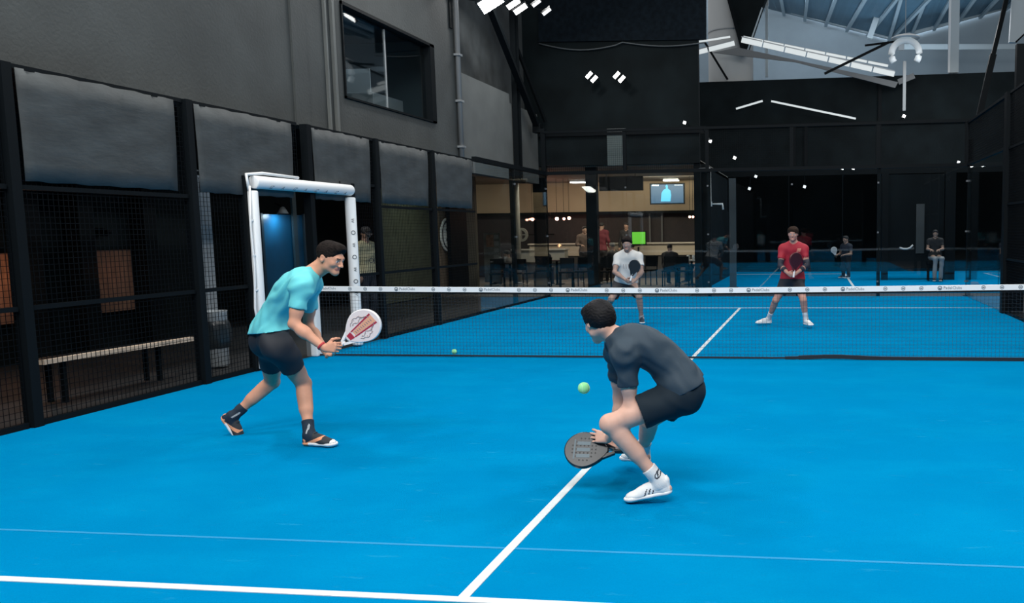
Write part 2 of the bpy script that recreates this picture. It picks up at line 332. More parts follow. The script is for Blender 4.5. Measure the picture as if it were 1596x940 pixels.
# blue lit door with a lamp over it, seen through the entrance
db = thing('door_1', (-8.9, 3.9, 0), None, None, kind='structure')
yb0, yb1 = at(411, 400, x=-8.5)[1], at(474, 400, x=-8.5)[1]
MB().box((-8.6, yb0, 0), (-8.5, yb1, 1.98)).build('door_panel', mat('deep_blue_door', (0.006, 0.085, 0.19), .35, noise=.15, nscale=2), db)
m_ = MB(); m_.box((-8.5, yb0-.06, 0), (-8.46, yb0, 2.0)); m_.box((-8.5, yb1, 0), (-8.46, yb1+.06, 2.0)); m_.build('door_frame', mat('slate_blue_frame', (.02, .05, .08), .4), db)
MB().box((-8.48, (yb0*.3+yb1*.7), 0), (-8.44, (yb0*.3+yb1*.7)+.12, 2.6)).build('mullion', mat('slate_blue_bar', (.035, .08, .115), .4), db)
wl = thing('dome_wall_lamp', (-8.3, 4.0, 2.05), 'small grey dome lamp above the deep blue door', 'lamp')
lp = at(441, 333, x=-8.3)
MB().lathe([(.0, .13), (.03, .125), (.06, .08), (.10, 0.0), (.09, 0), (.05, .07)], lp, 20).build('shade', mat('grey_enamel', (.3, .33, .34), .4), wl, smooth=True)
MB().bar(lp+np.array([0, 0, .12]), lp+np.array([-.18, .06, .2]), .02).build('arm', BLACKM, wl)
area('door_lamp_light', (lp[0], lp[1], lp[2]-.03), (lp[0]-.25, lp[1], 1.2), (.1, .1), 3.5, (.7, .9, 1))
# grey-green wall, timber strip with round sign, dark posts further along
GREENW = mat('grey_green_wall', (0.062, 0.070, 0.046), .7, noise=.2, nscale=1)
def wy(px, x, py=400): return at(px, py, x=x)[1]
props(MB().box((-8.3, wy(598, -8.2), 0), (-8.2, wy(672, -8.2), 2.62)).build('wall_left', GREENW), kind='structure')
props(MB().box((-8.22, wy(686, -8.1), 0), (-8.1, wy(702, -8.1), 2.62)).build('trim_13', mat('brown_timber_strip', (0.20, .15, .11), .6, noise=.2, nscale=6, stretch=(8, 8, .5))), kind='structure')
props(MB().box((-8.3, wy(727, -8.1), 0), (-8.1, wy(746, -8.1), 3.2)).build('wall_left', mat('grey_olive_wall', (.05, .056, .046), .7)), kind='structure')
props(MB().box((-8.0, wy(701, -7.95), 0), (-7.9, wy(727, -7.95), 2.75)).build('trim_25', BLACKM), kind='structure')
rs = thing('round_sign', (-8.0, wy(695, -8.05), 1.6), 'white round sign with a dark cross on the brown timber strip', 'sign')
sc_ = at(699, 366, x=-8.02); rr = (at(699, 366, x=-8.02)-at(699, 340, x=-8.02)); rr = float(np.linalg.norm(rr))
MB().lathe([(0, .04), (rr*.95, .04), (rr, .03), (rr, 0), (0, 0)], sc_-np.array([.04, 0, 0]), 36, (1, 0, 0)).build('disc', WHITEPAD, rs)
s_ = MB(); ring(s_, sc_+np.array([.003, 0, 0]), (0, 1, 0), (0, 0, 1), rr*.9, rr*.12)
for a in (-1, 1): s_.bar(sc_+np.array([.006, -.3*rr, -.35*rr*a]), sc_+np.array([.006, .3*rr, .35*rr*a]), .005, rr*.16, up=(0, 0, 1))
s_.build('mark', MARK, rs)
area('side_room_lamp', (-7.0, 9.0, 2.55), (-8, 9, 1), (1.2, .4), 6, (.9, 1, .75))

# ------------------------------------------------------------------ left side fence of the court
FX = -5.0
def wire_grid(mb, p, u, v, lu, lv, step=.05, w=.004):
    p = Vector(p); u = Vector(u); v = Vector(v)
    n = max(1, int(round(lv/step)))
    for i in range(n+1):
        a = p+v*(lv*i/n); mb.bar(a, a+u*lu, w, w, up=v)
    n = max(1, int(round(lu/step)))
    for i in range(n+1):
        a = p+u*(lu*i/n); mb.bar(a, a+v*lv, w, w, up=u)
def fence_panel(name, x, y0, y1, z1, label, banner=True, rails=(1.0,), group=None, z0=0.0, bx=.03):
    f = thing(name, (x, (y0+y1)/2, 0), label, 'fence', group)
    MB().box((x-.05, y0-.05, 0), (x+.05, y0+.04, z1)).build('post', BLACKM, f)
    MB().box((x-.02, y0+.07, z1-.04), (x+.02, y1-.07, z1)).build('rail', BLACKM, f)
    for z in rails: MB().box((x-.02, y0+.07, z-.02), (x+.02, y1-.07, z+.02)).build('rail', BLACKM, f)
    if z0 < .1: MB().box((x-.02, y0+.07, 0.0), (x+.02, y1-.07, .05)).build('rail', BLACKM, f)
    g = MB(); wire_grid(g, (x, y0+.07, z0+.05), (0, 1, 0), (0, 0, 1), y1-y0-.14, z1-z0-.09); g.build('wire_mesh', WIRE, f)
    if banner:
        b = MB(); N = 14; L = y1-y0-.30; vs = []; zs = [2.05, 2.2, 2.5, 2.8, 2.97]
        for z in zs:
            for i in range(N+1):
                vs.append((x+bx+.008*math.sin(i*1.7+z*3)+.006*math.sin(i*.6-z*5), y0+.09+L*i/N, z+.006*math.sin(i*2.1)))
        b.add(vs, [(j*(N+1)+i, j*(N+1)+i+1, (j+1)*(N+1)+i+1, (j+1)*(N+1)+i) for j in range(4) for i in range(N)])
        o = b.build('banner', BANNER, f, smooth=True); md = o.modifiers.new('solid', 'SOLIDIFY'); md.thickness = .006
    return f
ys = [-6.15, -4.08, -2.05, 0.0, 1.80, 3.70, 5.57]
LFN = ['black mesh fence panel with grey banner at the left edge of the photo', 'black mesh fence panel with grey banner in front of the bench', 'black mesh fence panel with grey banner left of the white padded entrance']
fence_panel('side_fence', FX, -6.15, -4.08, 3.0, LFN[0], rails=(1.0, 2.0), group='left side fence panels')
fence_panel('side_fence', FX, -4.08, -2.05, 3.0, LFN[1], rails=(1.0, 2.0), group='left side fence panels')
# panel with the entrance: banner above, mesh only beside the opening
f = fence_panel('side_fence', FX, -2.05, -0.08, 3.0, LFN[2], rails=(2.25,), group='left side fence panels', z0=2.2)
g = MB(); wire_grid(g, (FX, -1.98, .05), (0, 1, 0), (0, 0, 1), .72, 2.15); g.build('wire_mesh', WIRE, f)
MB().box((FX-.02, -1.98, .98), (FX+.02, -1.26, 1.02)).build('rail', BLACKM, f); MB().box((FX-.02, -1.98, 0), (FX+.02, -1.26, .05)).build('rail', BLACKM, f)
MB().box((FX-.04, -1.26, 0), (FX+.04, -1.18, 2.25)).build('post', BLACKM, f)
f = fence_panel('side_fence', FX, -0.08+.15, 1.80, 3.0, 'black mesh fence panel with grey banner right of the white padded entrance', rails=(2.3,), group='left side fence panels', z0=2.25)
g = MB(); wire_grid(g, (FX, 1.1, .05), (0, 1, 0), (0, 0, 1), .62, 2.2); g.build('wire_mesh', WIRE, f)
MB().box((FX-.02, 1.1, .98), (FX+.02, 1.73, 1.02)).build('rail', BLACKM, f)
MB().box((FX-.04, 1.04, 0), (FX+.04, 1.12, 2.3)).build('post', BLACKM, f)
fence_panel('side_fence', FX, 1.80, 3.70, 3.0, 'black mesh fence panel with grey banner before the grey-green wall', rails=(1.0, 2.0), group='left side fence panels')
fence_panel('side_fence', FX, 3.70, 5.57, 3.0, 'farthest black mesh panel of the left side fence', rails=(1.0, 2.0), group='left side fence panels')
# glass end of the left side
def glass_panel(name, a, b, z0, z1, label, th=.012, group=None, clips=True, post_at_a=True):
    a = Vector(a); b = Vector(b); d = (b-a).normalized(); n = d.cross(Vector((0, 0, 1)))
    f = thing(name, ((a+b)/2)[:], label, 'glass wall', group)
    p = MB(); q = d*.006
    p.poly([a+q+Vector((0, 0, z0)), b-q+Vector((0, 0, z0)), b-q+Vector((0, 0, z1)), a+q+Vector((0, 0, z1))], n*th); p.build('pane', GLASS, f)
    if post_at_a:
        MB().bar(a+n*.07+Vector((0, 0, 0)), a+n*.07+Vector((0, 0, z1)), .08, .1).build('post', BLACKM, f)
    if clips:
        for z in (.35, 1.5, 2.65): MB().bar(a-n*.006+Vector((0, 0, z-.02))+d*.02, a-n*.006+Vector((0, 0, z+.02))+d*.02, .04, .012).build('clamp', mat('dull_clamp', (.10, .11, .12), .4), f)
    return f
glass_panel('glass_panel', (FX, 10.0, 0), (FX, 7.8, 0), 0, 3, 'clear glass side panel next to the far left court corner', group='left side glass')
glass_panel('glass_panel', (FX, 7.8, 0), (FX, 5.64, 0), 0, 3, 'clear glass side panel just past the left mesh fence', group='left side glass')
MB().box((FX-.06, 5.6, 2.97), (FX+.03, 10.1, 3.06)).build('top_rail', BLACKM, bpy.data.objects['glass_panel'])
MB().box((FX-.06, 5.6, -.01), (FX-.0, 10.1, .05)).build('bottom_rail', BLACKM, bpy.data.objects['glass_panel'])

# ------------------------------------------------------------------ far back wall of the court
LBL = ['clear glass panel of the far wall in front of the cafe, left corner', 'clear glass panel of the far wall behind the player in white', 'clear glass panel of the far wall left of the player in red', 'clear glass panel of the far wall behind the player in red', 'clear glass panel of the far wall in front of the seated man, right corner']
for i in range(5):
    x0 = -5+2*i; glass_panel('glass_panel', (x0+2, 10, 0), (x0, 10, 0), 0, 3, LBL[i], group='far glass wall', post_at_a=(i in (1, 3)))
tp = thing('upper_mesh_fence', (0, 10, 3), 'black mesh fence strip above the far glass wall', 'fence')
MB().box((-5.05, 9.97, 2.98), (5.05, 10.05, 3.06)).build('rail', BLACKM, tp)
MB().box((-5.05, 9.98, 3.98), (5.05, 10.03, 4.04)).build('rail', BLACKM, tp)
g = MB(); wire_grid(g, (-5, 10.0, 3.06), (1, 0, 0), (0, 0, 1), 10, .92, step=.05, w=.0035); g.build('wire_mesh', WIRE, tp)
for i in range(6): MB().box((-5.04+2*i-.03, 9.99, 3), (-5.04+2*i+.05, 10.07, 4.0)).build('post', BLACKM, tp)
for s, nm in ((-1, 'far left court corner'), (1, 'far right court corner')):
    cp = thing('corner_post', (s*5.06, 10.06, 0), 'tall black corner post at the %s' % nm, 'post', 'court corner posts')
    MB().bbox((s*5.06-.05, 10.01, 0), (s*5.06+.05, 10.12, 4.1 if s < 0 else 3.6), .006).build('post', BLACKM, cp)
    MB().box((s*5.06-.1, 9.98, 0), (s*5.06+.1, 10.16, .012)).build('foot', BLACKM, cp)
# right side: glass end then mesh
glass_panel('glass_panel', (5, 5.9, 0), (5, 10.0, 0), 0, 3, 'clear glass side panel at the far right court corner', group='right side glass')
fr_ = fence_panel('side_fence', 5.0, 3.9, 5.9, 4.0, 'black mesh fence panel at the right edge of the photo', banner=False, rails=(1.0, 2.0, 3.0), group='right side fence panels')
fence_panel('side_fence', 5.0, 1.9, 3.9, 4.0, 'black mesh fence panel beyond the right edge of the photo', banner=False, rails=(1.0, 2.0, 3.0), group='right side fence panels')
MB().box((4.93, 5.80, 0), (5.07, 6.0, 4.0)).build('post', BLACKM, fr_)
um = thing('upper_mesh_fence', (5, 8, 3), 'black mesh strip stepping down over the right side glass', 'fence')
g = MB(); wire_grid(g, (5, 6.0, 3.05), (0, 1, 0), (0, 0, 1), 4.0, .9, w=.005); g.build('wire_mesh', WIRE, um)
MB().box((4.97, 5.9, 3.0), (5.03, 10, 3.05)).build('rail', BLACKM, um); MB().box((4.97, 5.9, 3.95), (5.03, 10, 4.0)).build('rail', BLACKM, um)

# ------------------------------------------------------------------ padded entrance
en = thing('entrance_frame', (-5.0, -.1, 0), 'white padded frame around the left court entrance', 'door frame')
def pad(pts, r, name='pad'):
    o = MB().tube(pts, r, 20).build(name, WHITEPAD, en, smooth=True); md = o.modifiers.new('b', 'BEVEL'); md.width = .015; md.segments = 2; md.angle_limit = 1.0; md.limit_method = 'ANGLE'; return o
X0 = -4.93
pn = at(392, 290, x=X0); pn2 = at(403, 450, x=X0)
yn, yf = -1.16, .93
pad([(X0, yn, .02), (X0, yn, 2.10)], .058)
pad([(X0, yf, .02), (X0, yf, 2.10)], .072)
pad([(X0, yn+.02, 2.20), (X0, yf+.02, 2.20)], .075)
MB().tube([(X0+.0, yn-.06, 2.1), (X0, yn-.09, 2.28), (X0, yn+.2, 2.31), (X0, yn+.9, 2.30)], .018, 8).build('rope', WHITEPAD, en, smooth=True)
MB().tube([(X0+.02, yn-.07, 2.15), (X0+.02, yn-.10, 1.7), (X0+.02, yn-.08, 1.2), (X0+.02, yn-.12, .75), (X0+.02, yn-.07, .4)], .012, 8).build('rope', WHITEPAD, en, smooth=True)
tie = MB()
for z in (.55, .95, 1.35, 1.75): tie.bar((X0+.02, yn-.10, z), (X0+.02, yn, z+.02), .02)
tie.build('strap', WHITEPAD, en)
pr = MB()      # printed marks on the pads
for k in range(7):
    z = 1.78-k*.17
    c = Vector((X0+.05, yf-.052, z)); N = Vector((.69, -.72, 0)); R_ = Vector((.72, .69, 0)); U = Vector((0, 0, 1))
    if k % 2: ring(pr, c+N*.002, R_, U, .030, .009)
    else:
        text_mesh(pr, 'AR', c+N*.002-U*.034+R_*.018, U, -R_, .05)
for k in range(8):
    y = yn+.22+k*.23
    text_mesh(pr, 'IZ' if k % 2 == 0 else 'A', Vector((X0+.053, y, 2.135)), (0, 1, 0), (.75, 0, .66), .075, .004)
pr.build('printed_mark', MARK, en)
# net post pad
npd = thing('net_post', (-4.98, 0, 0), 'white padded net post behind the player in turquoise', 'post')
MB().bbox((-5.03, -.06, 0), (-4.93, .06, .95), .02).build('pad', WHITEPAD, npd)
MB().box((-5.10, -.03, 0), (-5.03, .03, .95)).build('post', METALG, npd)
npr = thing('net_post', (5.0, 0, 0), 'steel net post on the right side of the court', 'post')
MB().bbox((4.95, -.05, 0), (5.05, .05, .95), .02).build('post', BLACKM, npr)

# ------------------------------------------------------------------ net
nt_ = thing('padel_net', (0, 0, 0), 'long black padel net with printed white top band across the court', 'net')
def nz_(x): return .88+.04*(abs(x)/4.9)**1.3
NETC = mat('net_cord', (0.006, 0.016, 0.026), .7)
g = MB(); xs = np.linspace(-4.9, 4.95, 41)
rows = 19
for j in range(rows+1):
    for i in range(40):
        a, b = xs[i], xs[i+1]; za, zb = (nz_(a)-.06)*j/rows+.012, (nz_(b)-.06)*j/rows+.012
        g.bar((a, .004*math.sin(a*5), za), (b, .004*math.sin(b*5), zb), .0022)
nv = 218
for i in range(nv+1):
    x = -4.9+9.85*i/nv; g.bar((x, .004*math.sin(x*5), .012), (x, .004*math.sin(x*5), nz_(x)-.05), .0022)
g.build('net_mesh', NETC, nt_)
bnd = MB(); XS = np.linspace(-4.92, 4.97, 60); vs = []
for x in XS: vs += [(x, -.012, nz_(x)-.065), (x, -.012, nz_(x)), (x, .012, nz_(x)), (x, .012, nz_(x)-.065)]
fs = []
for i in range(59):
    for k in range(4): fs.append((4*i+k, 4*(i+1)+k, 4*(i+1)+(k+1) % 4, 4*i+(k+1) % 4))
fs += [(0, 1, 2, 3), (59*4+3, 59*4+2, 59*4+1, 59*4)]
bnd.add(vs, [q[::-1] for q in fs]); band = bnd.build('top_band', WHITEPAD, nt_)
s2 = MB(); vs = []
for x in XS: vs += [(x, -.006, nz_(x)-.085), (x, -.006, nz_(x)-.064), (x, .006, nz_(x)-.064), (x, .006, nz_(x)-.085)]
s2.add(vs, [q[::-1] for q in fs]); s2.build('lower_edge_tape', BLACKM, nt_)
pr = MB(); X_ = (1, 0, 0); Z_ = (0, 0, 1)
for k in range(9):
    x = -5.0+k*1.135+.04
    if x > 4.6: break
    if x > -4.8:
        ring(pr, (x, -.0135, nz_(x)-.031), X_, Z_, .026, .009, .001); pr.box((x-.012, -.0145, nz_(x)-.046), (x+.012, -.0135, nz_(x)-.028))
        text_mesh(pr, 'PadelClubs', (x+.04, -.0135, nz_(x)-.044), X_, Z_, .048, .001)
    else: text_mesh(pr, 'PadelClubs', (-4.85, -.0135, nz_(x)-.044), X_, Z_, .044, .001)
    for q in (.50, .71, .92):
        xx = x+q
        if xx < 4.9: ring(pr, (xx, -.0135, nz_(xx)-.031), X_, Z_, .024, .006, .001); pr.box((xx-.013, -.0145, nz_(xx)-.038), (xx+.013, -.0135, nz_(xx)-.026))
pr.build('printed_lettering', mat('band_print', (.13, .17, .20), .6), band)
bt = MB()
for i in range(60):
    a = -4.95+9.9*i/60; b = -4.95+9.9*(i+1)/60
    def zz(x): return .018 + (.022*math.exp(-((x-1.75)/.35)**2)) 
    th = lambda x: .010 if x < 1.2 else .024
    bt.bar((a, -.004, zz(a)), (b, -.004, zz(b)), .02, (th(a)+th(b)))
bt.build('bottom_tape', mat('black_tape', (0.006, .012, .02), .6), nt_)

# ------------------------------------------------------------------ cafe beyond the far left
CEILZ = 3.32
TANW = mat('tan_wall', (0.42, 0.33, 0.22), .8, noise=.06, nscale=1)
props(MB().box((-15, 11.8, 3.34), (-1.45, 12.0, 10)).build('wall_far', DARKW2), kind='structure')
props(MB().box((-15, 12.0, CEILZ), (-1.45, 19.2, CEILZ+.1)).build('ceiling', mat('cafe_ceiling', (.20, .18, .15), .8)), kind='structure')
ct = MB(); ct.box((-15, 19, 2.26), (-1.45, 19.2, CEILZ)); props(ct.build('wall_far', TANW), kind='structure')
props(MB().box((-15, 19.35, 0), (-1.45, 19.5, 2.4)).build('wall_far', mat('maroon_wall', (.014, .006, .006), .5, noise=.3)), kind='structure')  # deep maroon is the wall's own colour
props(MB().box((-15.1, 12, 0), (-15, 19.5, CEILZ)).build('wall_left', DARKW2), kind='structure')
props(MB().box((-1.62, 11.9, 0), (-1.45, 22, 3.4)).build('wall_right', DARKW), kind='structure')
props(MB().box((-15, 18.9, 2.22), (-1.62, 19.05, 2.30)).build('trim_14', BLACKM), kind='structure')
# service hatch counter strip
cn = thing('bar_counter', (-4, 18.6, 0), 'long cream bar counter along the back of the cafe', 'counter')
cz = at(900, 380, y=18.4)[2]
MB().box((at(826, 400, y=18.4)[0], 18.45, .0), (-1.65, 18.9, .78)).build('lower_front', mat('dark_counter_front', (.035, .032, .03), .6), cn)
MB().box((at(826, 400, y=18.4)[0], 18.4, .78), (-1.65, 18.9, cz-.03)).build('front', mat('cream_panel', (.36, .31, .24), .7), cn)
MB().bbox((at(826, 400, y=18.4)[0]-.05, 18.32, cz-.03), (-1.65, 18.95, cz+.02), .01).build('top', mat('counter_top', (.42, .38, .32), .4), cn)
cn2 = thing('serving_counter', (-8, 17.8, 0), 'pale grey serving counter left of the cream bar', 'counter')
a_, b_ = at(800, 400, y=17.4), at(880, 400, y=17.4)
MB().box((a_[0], 17.5, 0), (b_[0], 17.75, .6)).build('plinth', mat('dark_counter_front', (.035, .032, .03), .6), cn2)
MB().box((a_[0], 17.4, .6), (b_[0], 17.8, 1.0)).build('front', mat('grey_counter', (.22, .22, .2), .6), cn2)
MB().bbox((a_[0]-.05, 17.32, 1.0), (b_[0]+.05, 17.85, 1.05), .01).build('top', mat('grey_counter_top', (.32, .32, .30), .4), cn2)
# columns of the cafe front
for i, (px0, px1, Y, lab) in enumerate(((914, 931, 12.2, 'black square column in front of the cafe, left of the menu board'), (1089, 1103, 12.2, 'black square column at the right end of the cafe'), (832, 850, 13.0, 'black square column behind the far left court corner'))):
    a, b = at(px0, 350, y=Y)[0], at(px1, 350, y=Y)[0]
    c = thing('square_column', ((a+b)/2, Y+.1, 0), lab, 'column', 'black cafe columns')
    MB().box((a, Y, 0), (b, Y+.2, 3.34)).build('shaft', BLACKM, c); MB().box((a-.03, Y-.03, 0), (b+.03, Y+.23, .08)).build('base', BLACKM, c)
wc = thing('round_column', (at(804, 350, y=15)[0], 15, 0), 'pale grey column at the left of the cafe', 'column')
MB().tube([(at(804, 350, y=15)[0], 15, 0), (at(804, 350, y=15)[0], 15, 3.32)], .13, 20).build('shaft', mat('pale_column', (.30, .30, .27), .6), wc, smooth=True)
MB().lathe([(.16, 0), (.16, .06), (.13, .08)], (at(804, 350, y=15)[0], 15, 0), 20).build('base', METALG, wc)
rl = thing('ring_sign', (at(813, 366, y=16)[0], 16, 1.5), 'grey ring-shaped wall emblem beside the pale column', 'sign')
r0 = at(813, 366, y=16); q = MB(); q.lathe([(.14, 0), (.22, 0), (.22, .04), (.14, .04), (.14, 0)], r0, 30, (0, -1, 0)); q.build('ring', mat('grey_emblem', (.20, .20, .18), .6), rl)
MB().bar(r0, r0*np.array([1, 0, 1])+np.array([0, 19.36, 0]), .03).build('mount', BLACKM, rl)
q = MB(); q.bar(r0+np.array([-.14, -.02, 0]), r0+np.array([.14, -.02, 0]), .03); q.bar(r0+np.array([0, -.02, -.14]), r0+np.array([0, -.02, .14]), .03); q.build('spoke', mat('grey_emblem', (.2, .2, .18)), rl)
# ceiling panels, menu board, screens
for i, (px, py, lab) in enumerate(((901, 283, 'bright oval ceiling light left of the menu board'), (1046, 280, 'bright oval ceiling light above the wall television'))):
    p = at(px, py, z=CEILZ-.04); c = thing('ceiling_light', (p[0], p[1], CEILZ), lab, 'lamp', 'cafe ceiling lights')
    MB().bbox((p[0]-.26, p[1]-.12, CEILZ-.06), (p[0]+.26, p[1]+.12, CEILZ), .02).build('housing', METALG, c)
    MB().bbox((p[0]-.25, p[1]-.13, CEILZ-.09), (p[0]+.25, p[1]+.11, CEILZ-.055), .015).build('diffuser', LED, c)
for (px, py) in ():
    p = at(px, py, z=CEILZ-.03); c = thing('spot_bar', (p[0], p[1], CEILZ), 'faint small light bar on the dim cafe ceiling', 'lamp', 'dim cafe light bars')
    MB().bbox((p[0]-.14, p[1]-.05, CEILZ-.05), (p[0]+.14, p[1]+.05, CEILZ), .01).build('housing', METALG, c)
    MB().bbox((p[0]-.12, p[1]-.04, CEILZ-.07), (p[0]+.12, p[1]+.04, CEILZ-.05), .01).build('diffuser', mat('soft_led', (1, 1, 1), emit=(1, .95, .85), estr=1.2), c)
def flat(name, px0, py0, px1, py1, Y, m, parent, th=.04):
    a, b = at(px0, py1, y=Y), at(px1, py0, y=Y); return MB().box((a[0], Y, a[2]), (b[0], Y+th, b[2])).build(name, m, parent)
mb_ = thing('menu_board', tuple(at(968, 288, y=13.6)), 'black menu board hanging in the cafe left of the television', 'board')
flat('panel', 934, 274, 1002, 298, 13.6, BLACKM, mb_)
h = MB(); 
for px in (945, 990): h.tube([at(px, 277, y=13.62), at(px, 277, y=13.62)*np.array([1, 1, 0])+np.array([0, 0, CEILZ])], .01, 6)
h.build('hanger', BLACKM, mb_)
tv = thing('television', tuple(at(1040, 303, y=17)), 'wall television showing a light blue figure on dark blue', 'television')
flat('casing', 1013, 285, 1067, 319, 17.0, BLACKM, tv, .06)
MB().bar(at(1040, 303, y=17.06), at(1040, 303, y=17.06)*np.array([1, 0, 1])+np.array([0, 19.0, 0]), .08).build('wall_mount', BLACKM, tv)
scr = flat('screen', 1015, 287, 1065, 317, 16.985, mat('tv_picture_dark_blue', (.0, .02, .05), emit=(.012, .10, .22), estr=.35), tv, .01)
pc = MB()
def P_(px, py): return at(px, py, y=16.982)
pc.poly([P_(*q) for q in ((1030, 314), (1031, 301), (1034, 296), (1038, 294), (1037, 290), (1039, 287.5), (1041, 290), (1041, 294), (1045, 297), (1046, 304), (1045, 314))], (0, -.002, 0))
pc.build('picture_figure', mat('tv_picture_cyan', (.0, .1, .2), emit=(.10, .50, .75), estr=.6), scr)
pc = MB(); pc.poly([P_(*q) for q in ((1016, 290), (1027, 290), (1027, 287.8), (1016, 287.8))], (0, -.002, 0)); pc.poly([P_(*q) for q in ((1051, 289), (1064, 289), (1064, 288), (1051, 288))], (0, -.002, 0))
pc.build('caption_bar', mat('tv_picture_white', (.3, .4, .5), emit=(.5, .6, .7), estr=.4), scr)
gs = thing('green_screen', tuple(at(995, 371, y=17.6)), 'plain bright green screen behind the player in white', 'screen')
flat('casing', 984, 360, 1007, 382, 17.6, BLACKM, gs, .05)
flat('screen', 985.5, 361.5, 1005.5, 380.5, 17.59, mat('green_picture', (.05, .3, .02), emit=(.10, .36, .025), estr=.58), gs, .01)
a = at(995, 385, y=17.63); MB().bar((a[0], 17.63, 0), (a[0], 17.63, a[2]), .05).build('stand', BLACKM, gs)
# pendant lamps
PEND = mat('warm_bulb', (1, .5, .4), emit=(1, .42, .30), estr=7)
for (px, py, r) in ((830, 342, .055), (868, 341, .06), (879, 341, .045), (887, 340, .055), (1075, 338, .04), (1080, 338, .04), (1085, 339, .045)):
    p = at(px, py, y=16.6); side = 'above the right tables' if px > 1000 else ('above the serving counter' if px > 850 else 'left of the black column')
    c = thing('pendant_lamp', tuple(p), 'small glowing pink-white pendant bulb %s' % side, 'lamp', 'pendant bulbs '+side)
    bm = bmesh.new(); bmesh.ops.create_icosphere(bm, subdivisions=2, radius=r); 
    q = MB(); q.add([Vector(p)+v.co for v in bm.verts], [tuple(v.index for v in f.verts) for f in bm.faces]); bm.free(); q.build('bulb', PEND, c, smooth=True)
    MB().tube([p+np.array([0, 0, r*.8]), p*np.array([1, 1, 0])+np.array([0, 0, CEILZ])], .006, 6).build('cord', BLACKM, c)
    MB().lathe([(.03, r*1.3), (.03, r*.8), (.02, r*.7)], p, 12).build('socket', BLACKM, c)
l = bpy.data.lights.new('pendant_glow', 'POINT'); l.energy = 10; l.color = (1, .35, .25); l.shadow_soft_size = .3; lo = bpy.data.objects.new('pendant_glow', l); COL.objects.link(lo); lo.location = (-7.2, 17.2, 2.3)
# glass door frames in the cafe back (pale verticals)
for k, px in enumerate((1011, 1030)):
    a = at(px, 360, y=18.98); props(MB().box((a[0]-.03, 19.2, 1.2), (a[0]+.03, 19.26, 2.25)).build('trim_%d' % (15+k), mat('dull_frame', (.10, .10, .10), .4)), kind='structure')
# poster banner
po = thing('poster_stand', tuple(at(768, 430, y=14.0)*np.array([1, 1, 0])), 'tall printed roll-up poster at the left end of the cafe', 'poster')
flat('sheet', 756, 363, 779, 440, 14.0, mat('poster_grey', (.12, .12, .11), .6, noise=.4, nscale=3), po, .01)
pm = MB(); 
for (x0, y0, x1, y1) in ((770, 366, 777, 372), (770, 376, 777, 383), (770, 387, 777, 393), (770, 397, 777, 405)):
    a, b = at(x0, y1, y=13.99), at(x1, y0, y=13.99); pm.box((a[0], 13.985, a[2]), (b[0], 13.99, b[2]))
pm.build('printed_block', mat('poster_pale', (.2, .2, .19), .6), po)
a, b = at(758, 385, y=13.99), at(769, 366, y=13.99); MB().box((a[0], 13.985, a[2]), (b[0], 13.99, b[2])).build('printed_picture', mat('poster_rust', (.22, .12, .08), .6, noise=.4, nscale=8), po)
a, b = at(756, 445, y=13.95), at(779, 441, y=13.95); MB().box((a[0], 13.9, 0), (b[0], 14.1, .06)).build('foot', METALG, po)

# ------------------------------------------------------------------ neighbouring court and the far hall to the right
FW = MB(); FW.box((-3.6, 22.4, 3.85), (9.2, 22.6, 7.2)); props(FW.build('wall_far', DARKW2), kind='structure')
props(MB().box((-2.7, 22.3, 3.62), (14, 22.5, 3.87)).build('trim_17', BLACKM), kind='structure')
for k, px in enumerate((1238, 1371, 1256)):
    Y = 22.3; a = at(px, 200, y=Y)[0]; z0, z1 = (at(px, 265, y=Y)[2], at(px, 195, y=Y)[2]) if k != 1 else (3.9, 7.1)
    props(MB().box((a-.06, Y, z0), (a+.06, Y+.1, z1)).build('trim_%d' % (18+k), BLACKM), kind='structure')
props(MB().box((at(1105, 200, y=22.3)[0], 22.25, at(1105, 198, y=22.3)[2]-.06), (at(1512, 190, y=22.3)[0], 22.4, at(1105, 198, y=22.3)[2]+.05)).build('trim_21', BLACKM), kind='structure')
# dark wall behind the glass of the neighbouring court, with the court's far glass
props(MB().box((-2.7, 26.0, -.02), (16, 26.2, 3.9)).build('wall_far', DARKW), kind='structure')
props(MB().box((-2.7, 22.6, 3.86), (16, 26.1, 3.95)).build('ceiling', DARKW), kind='structure')
props(MB().box((14, 10, -.02), (14.2, 26, 4)).build('wall_right', DARKW), kind='structure')
SMOKE = glass_mat('smoked_glass', (.55, .62, .66), 1.0, .03)
for i in range(5):
    x0 = -1.45+2.0*i
    c = thing('tinted_glass_panel', (x0+1, 22.1, 0), 'tinted glass panel at the far side of the neighbouring blue court', 'glass wall', 'tinted glass of the neighbouring court')
    MB().box((x0+.01, 22.1, .02), (x0+1.99, 22.112, 3.6)).build('pane', SMOKE, c)
    MB().box((x0-.04, 22.12, 0), (x0+.04, 22.2, 3.6)).build('post', BLACKM, c)
# dark pieces standing on the neighbouring court
bx = thing('vending_cabinet', tuple(at(1425, 440, z=0)*np.array([1, 1, 0])), 'tall dark panelled booth beside the seated man', 'cabinet')
Y = 16.6; a, b = at(1375, 300, y=Y)[0], at(1472, 300, y=Y)[0]
MB().box((a, Y, .35), (b, Y+.8, at(1400, 272, y=Y)[2])).build('body', DARKW, bx)
for px0, px1 in ((1374, 1384), (1472, 1488)):
    c0, c1 = at(px0, 400, y=Y-.1)[0], at(px1, 400, y=Y-.1)[0]; MB().box((c0, Y-.12, 0), (c1, Y+.1, at(1400, 268, y=Y)[2])).build('post', BLACKM, bx)
c0, c1 = at(1428, 330, y=Y-.05), at(1440, 395, y=Y-.05); MB().box((c0[0], Y-.06, c1[2]), (c1[0], Y-.02, at(1428, 318, y=Y)[2])).build('handle_plate', mat('dull_steel_plate', (.02, .028, .032), .4), bx)
